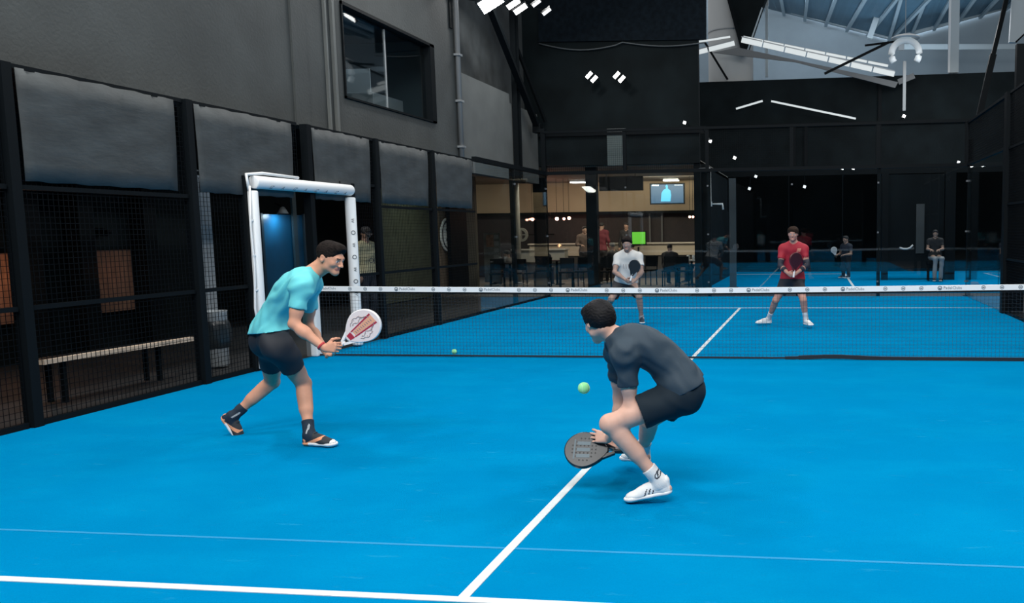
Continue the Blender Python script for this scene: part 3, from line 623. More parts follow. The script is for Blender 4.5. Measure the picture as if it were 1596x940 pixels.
q = MB(); q.tube([at(px, py, y=16.4) for px, py in ((1402, 386), (1408, 388), (1414, 388), (1419, 386), (1423, 382))], .028, 8); q.build('curved_strip', mat('pale_strip', (.5, .5, .5), .5), bx, smooth=True)
for px, lab in ((1518, 'beige rounded pouf low beyond the far right glass corner'), (1592, 'beige rounded pouf at the photo\'s right edge')):
    Y = 11.6; a = at(px, 446, y=Y); t_ = thing('round_pouf', (a[0], Y, 0), lab, 'pouf'); MB().lathe([(0, .24), (.09, .23), (.14, .17), (.15, .10), (.13, .02), (0, 0)], (a[0], Y, 0), 24).build('cushion', mat('beige_fabric', (.22, .18, .15), .9), t_, smooth=True); MB().lathe([(0, .25), (.02, .247), (.02, .24)], (a[0], Y, 0), 12).build('button', MARK, t_)
cf = thing('curved_frame_chair', tuple(at(1578, 430, y=12.4)*np.array([1, 1, 0])), 'dark chair with curved pale armrests beyond the right glass corner', 'chair')
for pts in (((1560, 421), (1562, 412), (1568, 405), (1576, 402)), ((1582, 401), (1589, 402), (1592, 410), (1591, 421))): MB().tube([at(px, py, y=12.4) for px, py in pts], .022, 8).build('armrest', mat('pale_strip', (.5, .5, .5)), cf, smooth=True)
a = at(1561, 421, y=12.4); b = at(1591, 421, y=12.4); z_ = a[2]
MB().bbox((a[0], 12.4, z_-.06), (b[0], 12.9, z_), .02).build('seat', BLACKM, cf)
for x_ in (a[0]+.03, b[0]-.03):
    for y_ in (12.43, 12.87): MB().bar((x_, y_, 0), (x_, y_, z_-.05), .03).build('leg', BLACKM, cf)
MB().bbox((a[0], 12.86, z_), (b[0], 12.92, z_+.4), .02).build('backrest', BLACKM, cf)
ps = thing('white_pipe', tuple(at(1107, 300, y=11.9)), 'white bent pipe by the right end of the cafe', 'pipe')
MB().tube([at(1106, 262, y=11.6), at(1107, 318, y=11.6), at(1126, 318, y=11.6), at(1127, 327, y=11.6)], .03, 10).build('pipe', mat('white_pipe', (.5, .52, .52), .5), ps, smooth=True)
MB().bar(at(1106, 262, y=11.6), (-1.5, 11.95, at(1106, 262, y=11.6)[2]), .05).build('bracket', METALG, ps)
MB().bar(at(1104, 318, y=11.62), at(1110, 318, y=11.62), .12, .12).build('joint', METALG, ps)
gp = thing('grey_post', tuple(at(1142, 440, z=0)), 'dim grey vertical post standing beyond the far glass left of the player in red', 'post')
a = at(1142, 380, y=13.0); MB().box((a[0]-.09, 13, 0), (a[0]+.09, 13.1, 3.0)).build('post', mat('dim_post', (.022, .034, .042), .6), gp)
MB().box((a[0]-.14, 12.95, 0), (a[0]+.14, 13.15, .03)).build('foot', BLACKM, gp)

# upper far hall: pale column, gable, roof and glowing skylight reflections
GABLE = mat('blue_grey_cladding', (.25, .32, .37), .6, noise=.08, nscale=.6)
ROOFB = mat('blue_roof_sheet', (.06, .14, .21), .5, noise=.15, nscale=.5)
RIB = mat('pale_roof_rib', (.26, .36, .43), .5)
WSTL = mat('white_steel', (.42, .50, .54), .45)
props(MB().box((-5, 34, 3.9), (16, 34.2, 15)).build('wall_far', GABLE), kind='structure')
props(MB().box((9.05, 22.4, 3.9), (9.3, 34, 7.2)).build('wall_right', DARKW2), kind='structure')
cw = thing('white_round_column', (-1.85, 23.0, 7.2), 'large pale round column at the left of the bright upper hall', 'column')
cx0, cx1 = at(1101, 60, y=23)[0], at(1172, 60, y=23)[0]
MB().tube([((cx0+cx1)/2, 23.6, 3.9), ((cx0+cx1)/2, 23.6, 12)], (cx1-cx0)/2, 32).build('shaft', mat('pale_round_column', (.50, .52, .52), .5), cw, smooth=True)
MB().tube([((cx0+cx1)/2, 23.6, 9.2), ((cx0+cx1)/2, 23.6, 9.25)], (cx1-cx0)/2+.02, 32).build('collar', METALG, cw, smooth=True)
b1 = thing('roof_brace', tuple(at(1140, 60, y=22.2)), 'dark angled roof brace crossing the pale round column', 'brace')
MB().bar(at(1128, -30, y=22.2), at(1158, 80, y=22.2), .22, .12).build('beam', DARKW, b1)
MB().bar(at(1096, 62, y=22.2), at(1134, 124, y=22.2), .08, .08).build('strut', BLACKM, b1)
blk = thing('dark_roof_duct', tuple(at(1175, 40, y=22.6)), 'dark speckled duct hanging right of the pale round column', 'duct')
MB().poly([at(1130, -30, y=22.4), at(1205, -30, y=22.4), at(1188, 12, y=22.4), at(1163, 85, y=22.4), at(1158, 75, y=22.4)], (0, .5, 0)).build('body', DARKW2, blk)
MB().bar(at(1188, 12, y=22.4), at(1163, 85, y=22.4), .05).build('edge', WSTL, blk)
# roof sheets seen from below as sloping planes with ribs
def roofpanel(nm, pts, ribs, lab):
    # pts: four pixel corners at two depths
    P = [at(px, py, y=Y) for (px, py, Y) in pts]
    r = MB(); P = [Vector(p) for p in P]; sh = MB()
    for k in range(ribs*3):
        t0, t1 = k/ribs/3, (k+1)/ribs/3; a0, a1, b0, b1 = P[0].lerp(P[1], t0), P[0].lerp(P[1], t1), P[3].lerp(P[2], t0), P[3].lerp(P[2], t1); sh.poly([a0, a1, b1, b0], (0, 0, .08))
    props(sh.build('ceiling', ROOFB), kind='structure')
    for k in range(ribs+1):
        t = k/ribs; a = P[0].lerp(P[1], t); b = P[3].lerp(P[2], t); r.bar(a+Vector((0, 0, -.09)), b+Vector((0, 0, -.09)), .14, .14)
    props(r.build(nm, RIB), kind='structure')
roofpanel('trim_22', ((1190, 12, 33.5), (1385, 62, 33.5), (1500, -60, 24.0), (1150, -60, 24.0)), 6, '')
roofpanel('trim_23', ((1385, 62, 33.5), (1600, 5, 33.5), (1700, -60, 24.0), (1420, -60, 24.0)), 6, '')
def beam(nm, a, b, w, h, lab, m=WSTL, name='roof_beam'):
    t = thing(name, tuple((np.array(a)+np.array(b))/2), lab, 'beam', 'pale roof beams')
    MB().bar(a, b, w, h, up=(0, 0, 1)).build('beam', m, t); MB().bar(Vector(a), Vector(a)+(Vector(b)-Vector(a)).normalized()*.25, w*1.4, h*1.4).build('end_plate', METALG, t); return t
beam('', at(1186, 4, y=33.2), at(1392, 58, y=33.2), .2, .28, 'pale roof beam sloping down from the left to the round heater')
beam('', at(1392, 58, y=33.2), at(1600, 0, y=33.2), .2, .28, 'pale roof beam rising from the round heater to the right')
beam('', at(1383, -20, y=31), at(1355, 60, y=31), .26, .26, 'steep pale strut left of the round heater')
beam('', at(1400, 73, y=30), at(1600, 73, y=30), .1, .22, 'level pale beam right of the round heater')
beam('', at(1195, 0, y=28), at(1195, 120, y=28), .12, .12, 'slim vertical pale post at the left of the bright upper hall')
vp = thing('vertical_post', tuple(at(1488, 60, y=23)), 'pale vertical steel post standing high at the upper right', 'post')
MB().box((at(1481, 60, y=23)[0], 23, at(1488, 113, y=23)[2]), (at(1495, 60, y=23)[0], 23.2, 12)).build('post', WSTL, vp)
MB().box((at(1478, 60, y=23)[0], 22.97, at(1488, 113, y=23)[2]), (at(1481.5, 60, y=23)[0], 23.03, 12)).build('flange', mat('bright_steel', (.7, .75, .78), .4), vp)
rp = thing('right_panel', tuple(at(1590, 30, y=12)), 'pale slanted panel at the top right corner of the photo', 'panel')
MB().poly([at(1578, -10, y=12), at(1573, 66, y=12), at(1583, 66, y=12), at(1600, 50, y=12), at(1600, -10, y=12)], (0, .1, 0)).build('panel', mat('pale_blue_panel', (.40, .47, .51), .5), rp)
MB().bar(at(1583, 66, y=12), at(1600, 50, y=12), .04).build('edge', BLACKM, rp)
dk = thing('dark_pole', tuple(at(1530, 120, y=11)), 'black slanted pole near the upper right corner', 'pole')
MB().bar(at(1573, -20, y=11), at(1548, 85, y=11), .10).build('pole', BLACKM, dk); MB().bar(at(1548, 85, y=11), at(1524, 190, y=11), .14).build('lower_pole', BLACKM, dk)
tall = thing('tall_post', tuple(at(1580, 200, y=6.2)*np.array([1, 1, 0])), 'tall dark post at the right edge of the photo', 'post')
a = at(1586, 150, y=6.2); MB().box((a[0]-.03, 6.2, 0), (a[0]+.2, 6.35, at(1586, 68, y=6.2)[2])).build('post', BLACKM, tall)
MB().box((a[0]-.1, 6.18, 2.86), (a[0]-.02, 6.3, 3.0)).build('bracket', METALG, tall)
# round heater and its arm
ht = thing('round_heater', tuple(at(1411, 78, y=20)), 'white ring-shaped heater hanging under the bright upper roof', 'heater')
c = Vector(at(1411, 84, y=20)); q = MB(); R0 = .46; pts = []
for k in range(22):
    a = math.radians(-35+250*k/21); pts.append(c+Vector((R0*math.cos(a), 0, R0*math.sin(a))))
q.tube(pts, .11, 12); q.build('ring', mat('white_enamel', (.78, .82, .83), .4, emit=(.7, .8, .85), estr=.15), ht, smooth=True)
MB().tube([c+Vector((0, 0, .4)), c+Vector((0, 0, 5.0))], .012, 6).build('hanger', METALG, ht)
MB().lathe([(.0, .02), (.34, .02), (.48, -.04), (.48, -.08), (0, -.02)], c+Vector((0, 0, .58)), 24).build('cap', WHITEPAD, ht, smooth=True)
MB().bar(c+Vector((-.02, 0, -.25)), c+Vector((-.02, 0, -1.9)), .1).build('stem', mat('grey_stem', (.22, .24, .25), .5), ht)
MB().bar(at(1348, 71, y=20), c+Vector((0, 0, .45)), .06).build('arm', BLACKM, ht); MB().bar(at(1285, 115, y=20), at(1385, 66, y=20), .08).build('lower_arm', BLACKM, ht)
# chevrons of glowing panels standing in for skylight reflections in glass
def chevron(pts, Y, seg, hgt, lab, grp, m=SKYREFL, gap=.06):
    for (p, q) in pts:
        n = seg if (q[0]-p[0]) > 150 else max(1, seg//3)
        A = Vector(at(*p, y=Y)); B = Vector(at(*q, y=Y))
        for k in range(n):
            a = A.lerp(B, (k+gap/2)/n); b = A.lerp(B, (k+1-gap/2)/n); c = thing('skylight_reflection', ((a+b)/2)[:], lab, 'lamp', grp)
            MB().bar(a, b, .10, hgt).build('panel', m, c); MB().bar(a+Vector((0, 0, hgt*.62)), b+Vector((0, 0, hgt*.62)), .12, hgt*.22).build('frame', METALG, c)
LL = 'glowing white roof light panel in the long sloping row above the dark far wall'
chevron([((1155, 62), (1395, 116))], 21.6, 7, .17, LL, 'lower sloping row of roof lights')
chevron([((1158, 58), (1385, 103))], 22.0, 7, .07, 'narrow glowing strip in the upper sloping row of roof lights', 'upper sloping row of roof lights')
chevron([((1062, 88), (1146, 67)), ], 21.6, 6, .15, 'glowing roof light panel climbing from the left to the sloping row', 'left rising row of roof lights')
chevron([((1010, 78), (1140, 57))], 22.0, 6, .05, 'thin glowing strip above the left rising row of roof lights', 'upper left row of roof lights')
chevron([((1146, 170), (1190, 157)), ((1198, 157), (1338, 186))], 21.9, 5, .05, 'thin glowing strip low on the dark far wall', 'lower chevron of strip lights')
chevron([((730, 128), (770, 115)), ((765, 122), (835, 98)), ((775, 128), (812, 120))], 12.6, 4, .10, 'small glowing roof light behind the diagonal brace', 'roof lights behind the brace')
# sloped fascia under the chevron
fs_ = thing('roof_fascia', tuple(at(1300, 115, y=21.7)), 'translucent grey fascia under the sloping row of roof lights', 'fascia')
MB().poly([at(1110, 82, y=21.7), at(1150, 74, y=21.7), at(1400, 128, y=21.7), at(1395, 137, y=21.7), at(1240, 97, y=21.7)], (0, .05, 0)).build('panel', mat('grey_fascia', (.16, .17, .175), .6), fs_)
MB().bar(at(1400, 128, y=21.7), at(1425, 118, y=21.7), .06, .2).build('end', mat('grey_fascia', (.1, .1, .1)), fs_)

# floodlights, and lamp reflections built as lit housings
def hold(p):
    if p.y < 9: return Vector((WX, p.y+.1, p.z+.35))
    if p.y < 12: return Vector((p.x, 11.78, p.z+.05)) if p.x < -1.5 else Vector((p.x, 10.05, 4.0)) if p.z < 4.4 else Vector((-1.6, 11.8, p.z))
    return Vector((p.x, 22.38, max(p.z+.03, 3.75)))
def flood(px, py, Y, tilt, lab, grp, w=.26, h=.16, est=LED, tgt=(0, 0, 0)):
    p = Vector(at(px, py, y=Y)); c = thing('floodlight_or_reflection', p[:], lab, 'lamp', grp)
    n = (Vector(tgt)-p).normalized(); r = n.cross(Vector((0, 0, 1))).normalized(); u = r.cross(n)
    r2 = r*math.cos(tilt)+u*math.sin(tilt); u2 = n.cross(r2)
    def plate(mb, w, h, d0, d1):
        vs = []
        for d in (d0, d1):
            for (a, b) in ((-1, -1), (1, -1), (1, 1), (-1, 1)): vs.append(p+r2*a*w/2+u2*b*h/2+n*d)
        mb.add(vs, [(0, 1, 2, 3), (7, 6, 5, 4), (0, 4, 5, 1), (1, 5, 6, 2), (2, 6, 7, 3), (3, 7, 4, 0)])
    a = MB(); plate(a, w*1.15, h*1.2, -.06, 0); a.build('housing', BLACKM, c)
    a = MB(); plate(a, w, h, 0.001, .012); a.build('led_panel', est, c)
    MB().bar(p-n*.06, hold(p), .02).build('bracket', BLACKM, c)
LEDH = mat('blazing_led', (1, 1, 1), emit=(1, .99, .97), estr=30)
flood(765, 4, 5.0, -.75, 'dazzling floodlight at the top above the downpipe', 'left court floodlights', .42, .24, LEDH)
flood(800, 6, 5.6, -.75, 'bright floodlight just right of the dazzling one', 'left court floodlights', .26, .1)
flood(811, 14, 5.6, -.75, 'bright floodlight below the pair at the top', 'left court floodlights', .26, .1)
flood(836, 5, 7.5, -.75, 'dimmer small floodlight right of the bright pair', 'left court floodlights', .2, .07, mat('dim_led', (1, 1, 1), emit=(.8, .8, .78), estr=.8))
flood(852, 18, 7.5, -.75, 'dimmer small floodlight, rightmost of the top row', 'left court floodlights', .2, .07, mat('dim_led', (1, 1, 1)))
for px, lab in ((918, 'left'), (926, 'left'), (961, 'right'), (969, 'right')):  # lamp reflections in the glass, built as lit panels
    flood(px, 117 if px in (918, 961) else 123, 11.3, -.85, 'bright floodlight of the %s pair on the dark far wall' % lab, '%s pair of floodlights on the far wall' % lab, .19, .085)
for px, py in ((1067, 191), (1107, 220), (1145, 246), (1409, 181), (1313, 262), (1330, 262), (1178, 275), (1168, 294), (1254, 291), (1494, 253)):  # tiny lit panels standing in for small lights mirrored in glass
    flood(px, py, 21.5 if px > 1110 else 11.5, .4, 'tiny bright spotlight dotted before the dark far wall', 'tiny spotlights', .10 if px > 1110 else .07, .10 if px > 1110 else .07, LED if px not in (1178, 1168, 1254, 1494) else mat('mild_reflection', (1, 1, 1), emit=(.9, .9, .9), estr=.7))
# cable across the far wall, grille and blind panel on it
cbx = thing('hanging_cable', tuple(at(940, 70, y=11.7)), 'thin dark cable sagging across the dark far wall', 'cable')
q = MB(); pts = []
for k in range(25):
    t = k/24; x = 840+t*260; yy = 68+10*math.sin(math.pi*min(1, t*2)) if t < .5 else 66+6*math.sin(math.pi*(t-.5)*2); pts.append(at(x, yy, y=11.7))
q.tube(pts, .018, 6); q.build('cable', mat('grey_cable', (.07, .08, .085), .5), cbx, smooth=True)
uu = MB(); uu.poly([at(840, 66, y=11.78), at(1101, 62, y=11.78), at(1101, -40, y=11.78), at(840, -40, y=11.78)], (0, -.05, 0)); props(uu.build('wall_far', mat('blue_black_wall', (.005, .009, .013), .7, noise=.3, spec=.06)), kind='structure')
bl = thing('roller_blind', tuple(at(959, 200, y=11.7)), 'small grey-green blind panel on the dark far wall', 'blind')
flat('sheet', 947, 209, 973, 258, 11.72, mat('grey_green_sheet', (.06, .085, .085), .6), bl, .02); flat('cassette', 946, 200, 975, 206, 11.68, mat('blind_case', (.12, .13, .13), .5), bl, .06)
props(MB().box((at(840, 210, y=11.76)[0], 11.7, at(840, 214, y=11.76)[2]), (at(1100, 210, y=11.76)[0], 11.8, at(840, 204, y=11.76)[2])).build('trim_24', BLACKM), kind='structure')
# ------------------------------------------------------------------ figures: smooth-blended bodies meshed by surface nets
def nrm(v): v = np.asarray(v, float); return v/(np.linalg.norm(v)+1e-9)
class Field:
    def __init__(s, lo, hi, h):
        s.h = h; s.lo = np.array(lo, float); n = np.ceil((np.array(hi, float)-s.lo)/h).astype(int)+1
        s.ax = [s.lo[i]+h*np.arange(n[i]) for i in range(3)]; s.F = np.full(n, 0.3, dtype=np.float32)
    def win(s, lo, hi):
        sl = []
        for i in range(3):
            a = int(np.floor((lo[i]-s.lo[i])/s.h)); b = int(np.ceil((hi[i]-s.lo[i])/s.h))+1
            a = max(a, 0); b = min(b, s.F.shape[i])
            if a >= b: return None
            sl.append(slice(a, b))
        return tuple(sl)
    def pts(s, sl):
        return np.meshgrid(*[s.ax[i][sl[i]].astype(np.float32) for i in range(3)], indexing='ij', sparse=True)
    def put(s, prim, k=0.0, op='add'):
        lo, hi, fn = prim; m = k+3*s.h+(0.02 if op == 'add' else 0)
        sl = s.win(lo-m, hi+m)
        if sl is None: return s
        D = fn(*s.pts(sl)); F = s.F[sl]
        if op == 'sub': D = -D; F2 = -F; A, B = F2, -D
        else: A, B = F, D
        if k > 0:
            hh = np.maximum(k-np.abs(A-B), 0)/k; R_ = np.minimum(A, B)-hh*hh*k*0.25
        else: R_ = np.minimum(A, B)
        s.F[sl] = -R_ if op == 'sub' else R_
        return s
    def clip(s, c, n):                     # keep only the side the normal points away from
        X, Y, Z = np.meshgrid(*[a.astype(np.float32) for a in s.ax], indexing='ij', sparse=True); c = np.asarray(c); n = nrm(n)
        s.F = np.maximum(s.F, (X-c[0])*n[0]+(Y-c[1])*n[1]+(Z-c[2])*n[2]); return s
    def wrinkle(s, amp, fr=28, seed=0, dirv=(0.3, .3, 1)):
        X, Y, Z = np.meshgrid(*[a.astype(np.float32) for a in s.ax], indexing='ij', sparse=True); d = nrm(dirv)
        p = (X*d[0]+Y*d[1]+Z*d[2]); q = X*d[1]-Y*d[2]+Z*d[0]; r = X*d[2]+Y*d[0]-Z*d[1]
        n = np.sin(p*fr+2.2*np.sin(q*fr*.37+seed)+1.7*np.sin(r*fr*.45+seed*2))+.55*np.sin(q*fr*.8+1.9*np.sin(p*fr*.6+seed)+r*fr*.5)
        s.F = s.F+(amp*n).astype(np.float32); return s
    def mesh(s):
        F = s.F; F[0] = F[-1] = .1; F[:, 0] = F[:, -1] = .1; F[:, :, 0] = F[:, :, -1] = .1
        S = F < 0; nx, ny, nz = F.shape
        cnt = np.zeros((nx-1, ny-1, nz-1), np.int8)
        for dx in (0, 1):
            for dy in (0, 1):
                for dz in (0, 1): cnt += S[dx:nx-1+dx, dy:ny-1+dy, dz:nz-1+dz]
        act = (cnt > 0) & (cnt < 8); I, J, K = np.nonzero(act); N = len(I)
        idx = np.full(act.shape, -1, np.int32); idx[I, J, K] = np.arange(N)
        acc = np.zeros((N, 3)); c = np.zeros(N)
        cor = [(a, b, d) for a in (0, 1) for b in (0, 1) for d in (0, 1)]
        for a in cor:
            for ax in range(3):
                if a[ax] == 0:
                    b = list(a); b[ax] = 1
                    fa = F[I+a[0], J+a[1], K+a[2]]; fb = F[I+b[0], J+b[1], K+b[2]]; m = (fa < 0) != (fb < 0)
                    t = np.where(m, fa/np.where(m, fa-fb, 1), 0)
                    for q in range(3): acc[:, q] += np.where(m, a[q]+(t if q == ax else 0), 0)
                    c += m
        V = s.lo+s.h*(np.stack([I, J, K], 1)+acc/c[:, None]); Q = []
        for ax in range(3):
            o = [i for i in range(3) if i != ax]
            A = [slice(1, -1)]*3; A[ax] = slice(0, -1); B = [slice(1, -1)]*3; B[ax] = slice(1, None)
            s0, s1 = S[tuple(A)], S[tuple(B)]; i, j, k = np.nonzero(s0 != s1); P = np.stack([i, j, k], 1)
            P[:, o[0]] += 1; P[:, o[1]] += 1
            ins = S[P[:, 0], P[:, 1], P[:, 2]]
            def g(u, v):
                q = P.copy(); q[:, o[0]] -= u; q[:, o[1]] -= v; return idx[q[:, 0], q[:, 1], q[:, 2]]
            quad = np.stack([g(0, 0), g(1, 0), g(1, 1), g(0, 1)], 1)
            flip = ins if ax != 1 else ~ins
            quad[~flip] = quad[~flip][:, ::-1]; Q.append(quad)
        return V, np.concatenate(Q)
def cone(a, b, ra, rb=None, flat=None):     # tapered limb segment; flat=(normal, factor) squashes it along a direction
    a = np.asarray(a, np.float32); b = np.asarray(b, np.float32); rb = ra if rb is None else rb; R_ = max(ra, rb)
    lo = np.minimum(a, b)-R_*1.05; hi = np.maximum(a, b)+R_*1.05; ab = b-a; L = float(ab@ab)+1e-9
    def fn(X, Y, Z):
        px, py, pz = X-a[0], Y-a[1], Z-a[2]; t = np.clip((px*ab[0]+py*ab[1]+pz*ab[2])/L, 0, 1)
        dx, dy, dz = px-ab[0]*t, py-ab[1]*t, pz-ab[2]*t
        d2 = dx*dx+dy*dy+dz*dz
        if flat is not None:
            n, f = nrm(flat[0]), 1/flat[1]; c = dx*n[0]+dy*n[1]+dz*n[2]; d2 = d2+c*c*(f*f-1)
        return np.sqrt(d2)-(ra+(rb-ra)*t)
    return lo, hi, fn
def ell(c, Rm, rad):                        # ellipsoid; rows of Rm are its axes
    c = np.asarray(c, np.float32); Rm = np.asarray(Rm, np.float32); m = max(rad)
    def fn(X, Y, Z):
        px, py, pz = X-c[0], Y-c[1], Z-c[2]; q = [(px*Rm[i][0]+py*Rm[i][1]+pz*Rm[i][2])/rad[i] for i in range(3)]
        k0 = np.sqrt(q[0]**2+q[1]**2+q[2]**2)+1e-6; k1 = np.sqrt((q[0]/rad[0])**2+(q[1]/rad[1])**2+(q[2]/rad[2])**2)+1e-6
        return k0*(k0-1)/k1
    return c-m, c+m, fn
def frame(f, u):                            # rows: right, forward, up
    f = nrm(f); u = np.asarray(u, float); r = nrm(np.cross(f, u)); return np.array([r, f, np.cross(r, f)])

def skin_mat(nm, c): return mat('skin_'+nm, c, .55, noise=.06, nscale=14, spec=.35)
LIPM = mat('lip_skin', (.40, .16, .13), .5); BROWM = mat('dark_brow_hair', (.05, .03, .024), .8)
EYEW = mat('eye_white', (.62, .60, .58), .3); IRIS = mat('dark_iris', (.02, .012, .01), .2)
def head_local(H, Rm, s):                   # helper: local head coordinates to world
    return lambda x, y, z: H+s*(Rm[0]*x+Rm[1]*y+Rm[2]*z)
def put_head(F, H, Rm, s):
    q = head_local(H, Rm, s)
    F.put(ell(q(0, -.012, .020), Rm, np.array([.074, .094, .084])*s), .0)
    F.put(ell(q(0, .022, -.018), Rm, np.array([.064, .070, .080])*s), .03*s)
    F.put(cone(q(-.036, .02, -.068), q(0, .070, -.094), .026*s, .019*s), .03*s)
    F.put(cone(q(.036, .02, -.068), q(0, .070, -.094), .026*s, .019*s), .03*s)
    F.put(ell(q(0, .072, -.092), Rm, np.array([.020, .017, .016])*s), .02*s)
    F.put(cone(q(-.03, .082, .016), q(.03, .082, .016), .012*s), .02*s)                       # brow ridge
    for a in (-1, 1):
        F.put(ell(q(a*.030, .096, -.004), Rm, np.array([.014, .009, .008])*s), .012*s, 'sub')  # sockets
        F.put(ell(q(a*.030, .077, -.005), Rm, np.array([.0125, .0125, .0125])*s), .004*s)
        F.put(ell(q(a*.045, .062, -.030), Rm, np.array([.012, .013, .013])*s), .03*s)          # cheeks
        e = np.array([Rm[0]*a, Rm[1], Rm[2]])
        F.put(ell(q(a*.077, -.010, -.012), e, np.array([.010, .019, .032])*s), .006*s)         # ears
        F.put(ell(q(a*.086, -.006, -.006), e, np.array([.006, .010, .018])*s), .003*s, 'sub')
    F.put(cone(q(0, .088, .006), q(0, .112, -.034), .007*s, .011*s), .012*s)                   # nose
    for a in (-1, 1): F.put(ell(q(a*.011, .100, -.038), Rm, np.array([.008, .010, .007])*s), .006*s)
    F.put(cone(q(-.020, .083, -.061), q(.020, .083, -.061), .0065*s), .006*s)                  # lips
    F.put(cone(q(-.015, .083, -.070), q(.015, .083, -.070), .0065*s), .006*s)
    F.put(cone(q(-.017, .097, -.0655), q(.017, .097, -.0655), .0030*s), .003*s, 'sub')
def put_hand(F, W, d, n, side, s, curl=(25, 30, 20), thumb=25, spread=4):
    # d: wrist to knuckles, n: out of the palm, side: towards the thumb
    d = nrm(d); n = nrm(np.asarray(n)-d*(np.asarray(n)@d)); t = nrm(np.cross(d, n)); t = t if t@np.asarray(side) > 0 else -t
    L = [.078, .083, .078, .068]; off = [.030, .010, -.010, -.029]; fl = [(.042, .025, .020), (.047, .029, .021), (.043, .027, .020), (.033, .020, .018)]
    K = []
    for o, l in zip(off, L):
        k = W+(d*l+t*o)*s; K.append(k); F.put(cone(W+t*o*.55*s+d*.012*s, k, .015*s, .0115*s, ), .014*s)
    F.put(cone(W+t*.012*s+d*.02*s, W+t*.030*s+d*.040*s-n*-.006*s, .016*s, .015*s), .012*s)
    tips = []
    for i in range(4):
        a = math.radians(spread*(1.5-i)); dd = nrm(d*math.cos(a)+t*math.sin(a)); p = K[i]; ang = 0; rr = [.0090, .0082, .0074, .0064]
        if i == 3: rr = [q*.88 for q in rr]
        for j in range(3):
            ang += math.radians(curl[j]); v = dd*math.cos(ang)+n*math.sin(ang); q = p+v*fl[i][j]*s
            F.put(cone(p, q, rr[j]*s, rr[j+1]*s), .003*s); p = q
        tips.append(p)
    p = W+(d*.030+t*.030)*s; a = math.radians(thumb)
    v1 = nrm(t*.75+d*.65+n*.25); v2 = nrm(t*.35*math.cos(a)+d*.8+n*(.35+math.sin(a))); v3 = nrm(t*.05+d*.75+n*(.5+math.sin(a)))
    for v, l, r1, r2 in ((v1, .040, .013, .0105), (v2, .030, .0105, .0095), (v3, .024, .0095, .0075)):
        q = p+v*l*s; F.put(cone(p, q, r1*s, r2*s), .008*s); p = q
    return K, tips
class Person: pass
def reach(P, px, py, L, away=True):         # point seen at a pixel, at distance L from P
    d = ray(px, py); w = CAM-P; a = d@d; b = 2*(w@d); c = w@w-L*L; D = b*b-4*a*c
    if D <= 0:
        t = -b/(2*a); q = CAM+d*t; return P+nrm(q-P)*L
    t = (-b+(1 if away else -1)*math.sqrt(D))/(2*a); return CAM+d*t
def torso_levels(J, s, bulk=1.0):
    P, M, N = J['pelvis'], J['spine'], J['neck']
    hs = nrm(J['hipR']-J['hipL']); ss = nrm(J['shR']-J['shL'])
    T = [0, .12, .26, .42, .58, .74, .88]; Wd = [.078, .082, .074, .070, .082, .098, .100]; Rr = [.098, .096, .088, .088, .098, .100, .080]
    out = []
    for t, w, r in zip(T, Wd, Rr):
        c = (1-t)**2*P+2*t*(1-t)*M+t*t*N; sd = nrm(hs*(1-t)+ss*t); out.append((c, sd, w*s*bulk, r*s*bulk))
    return out
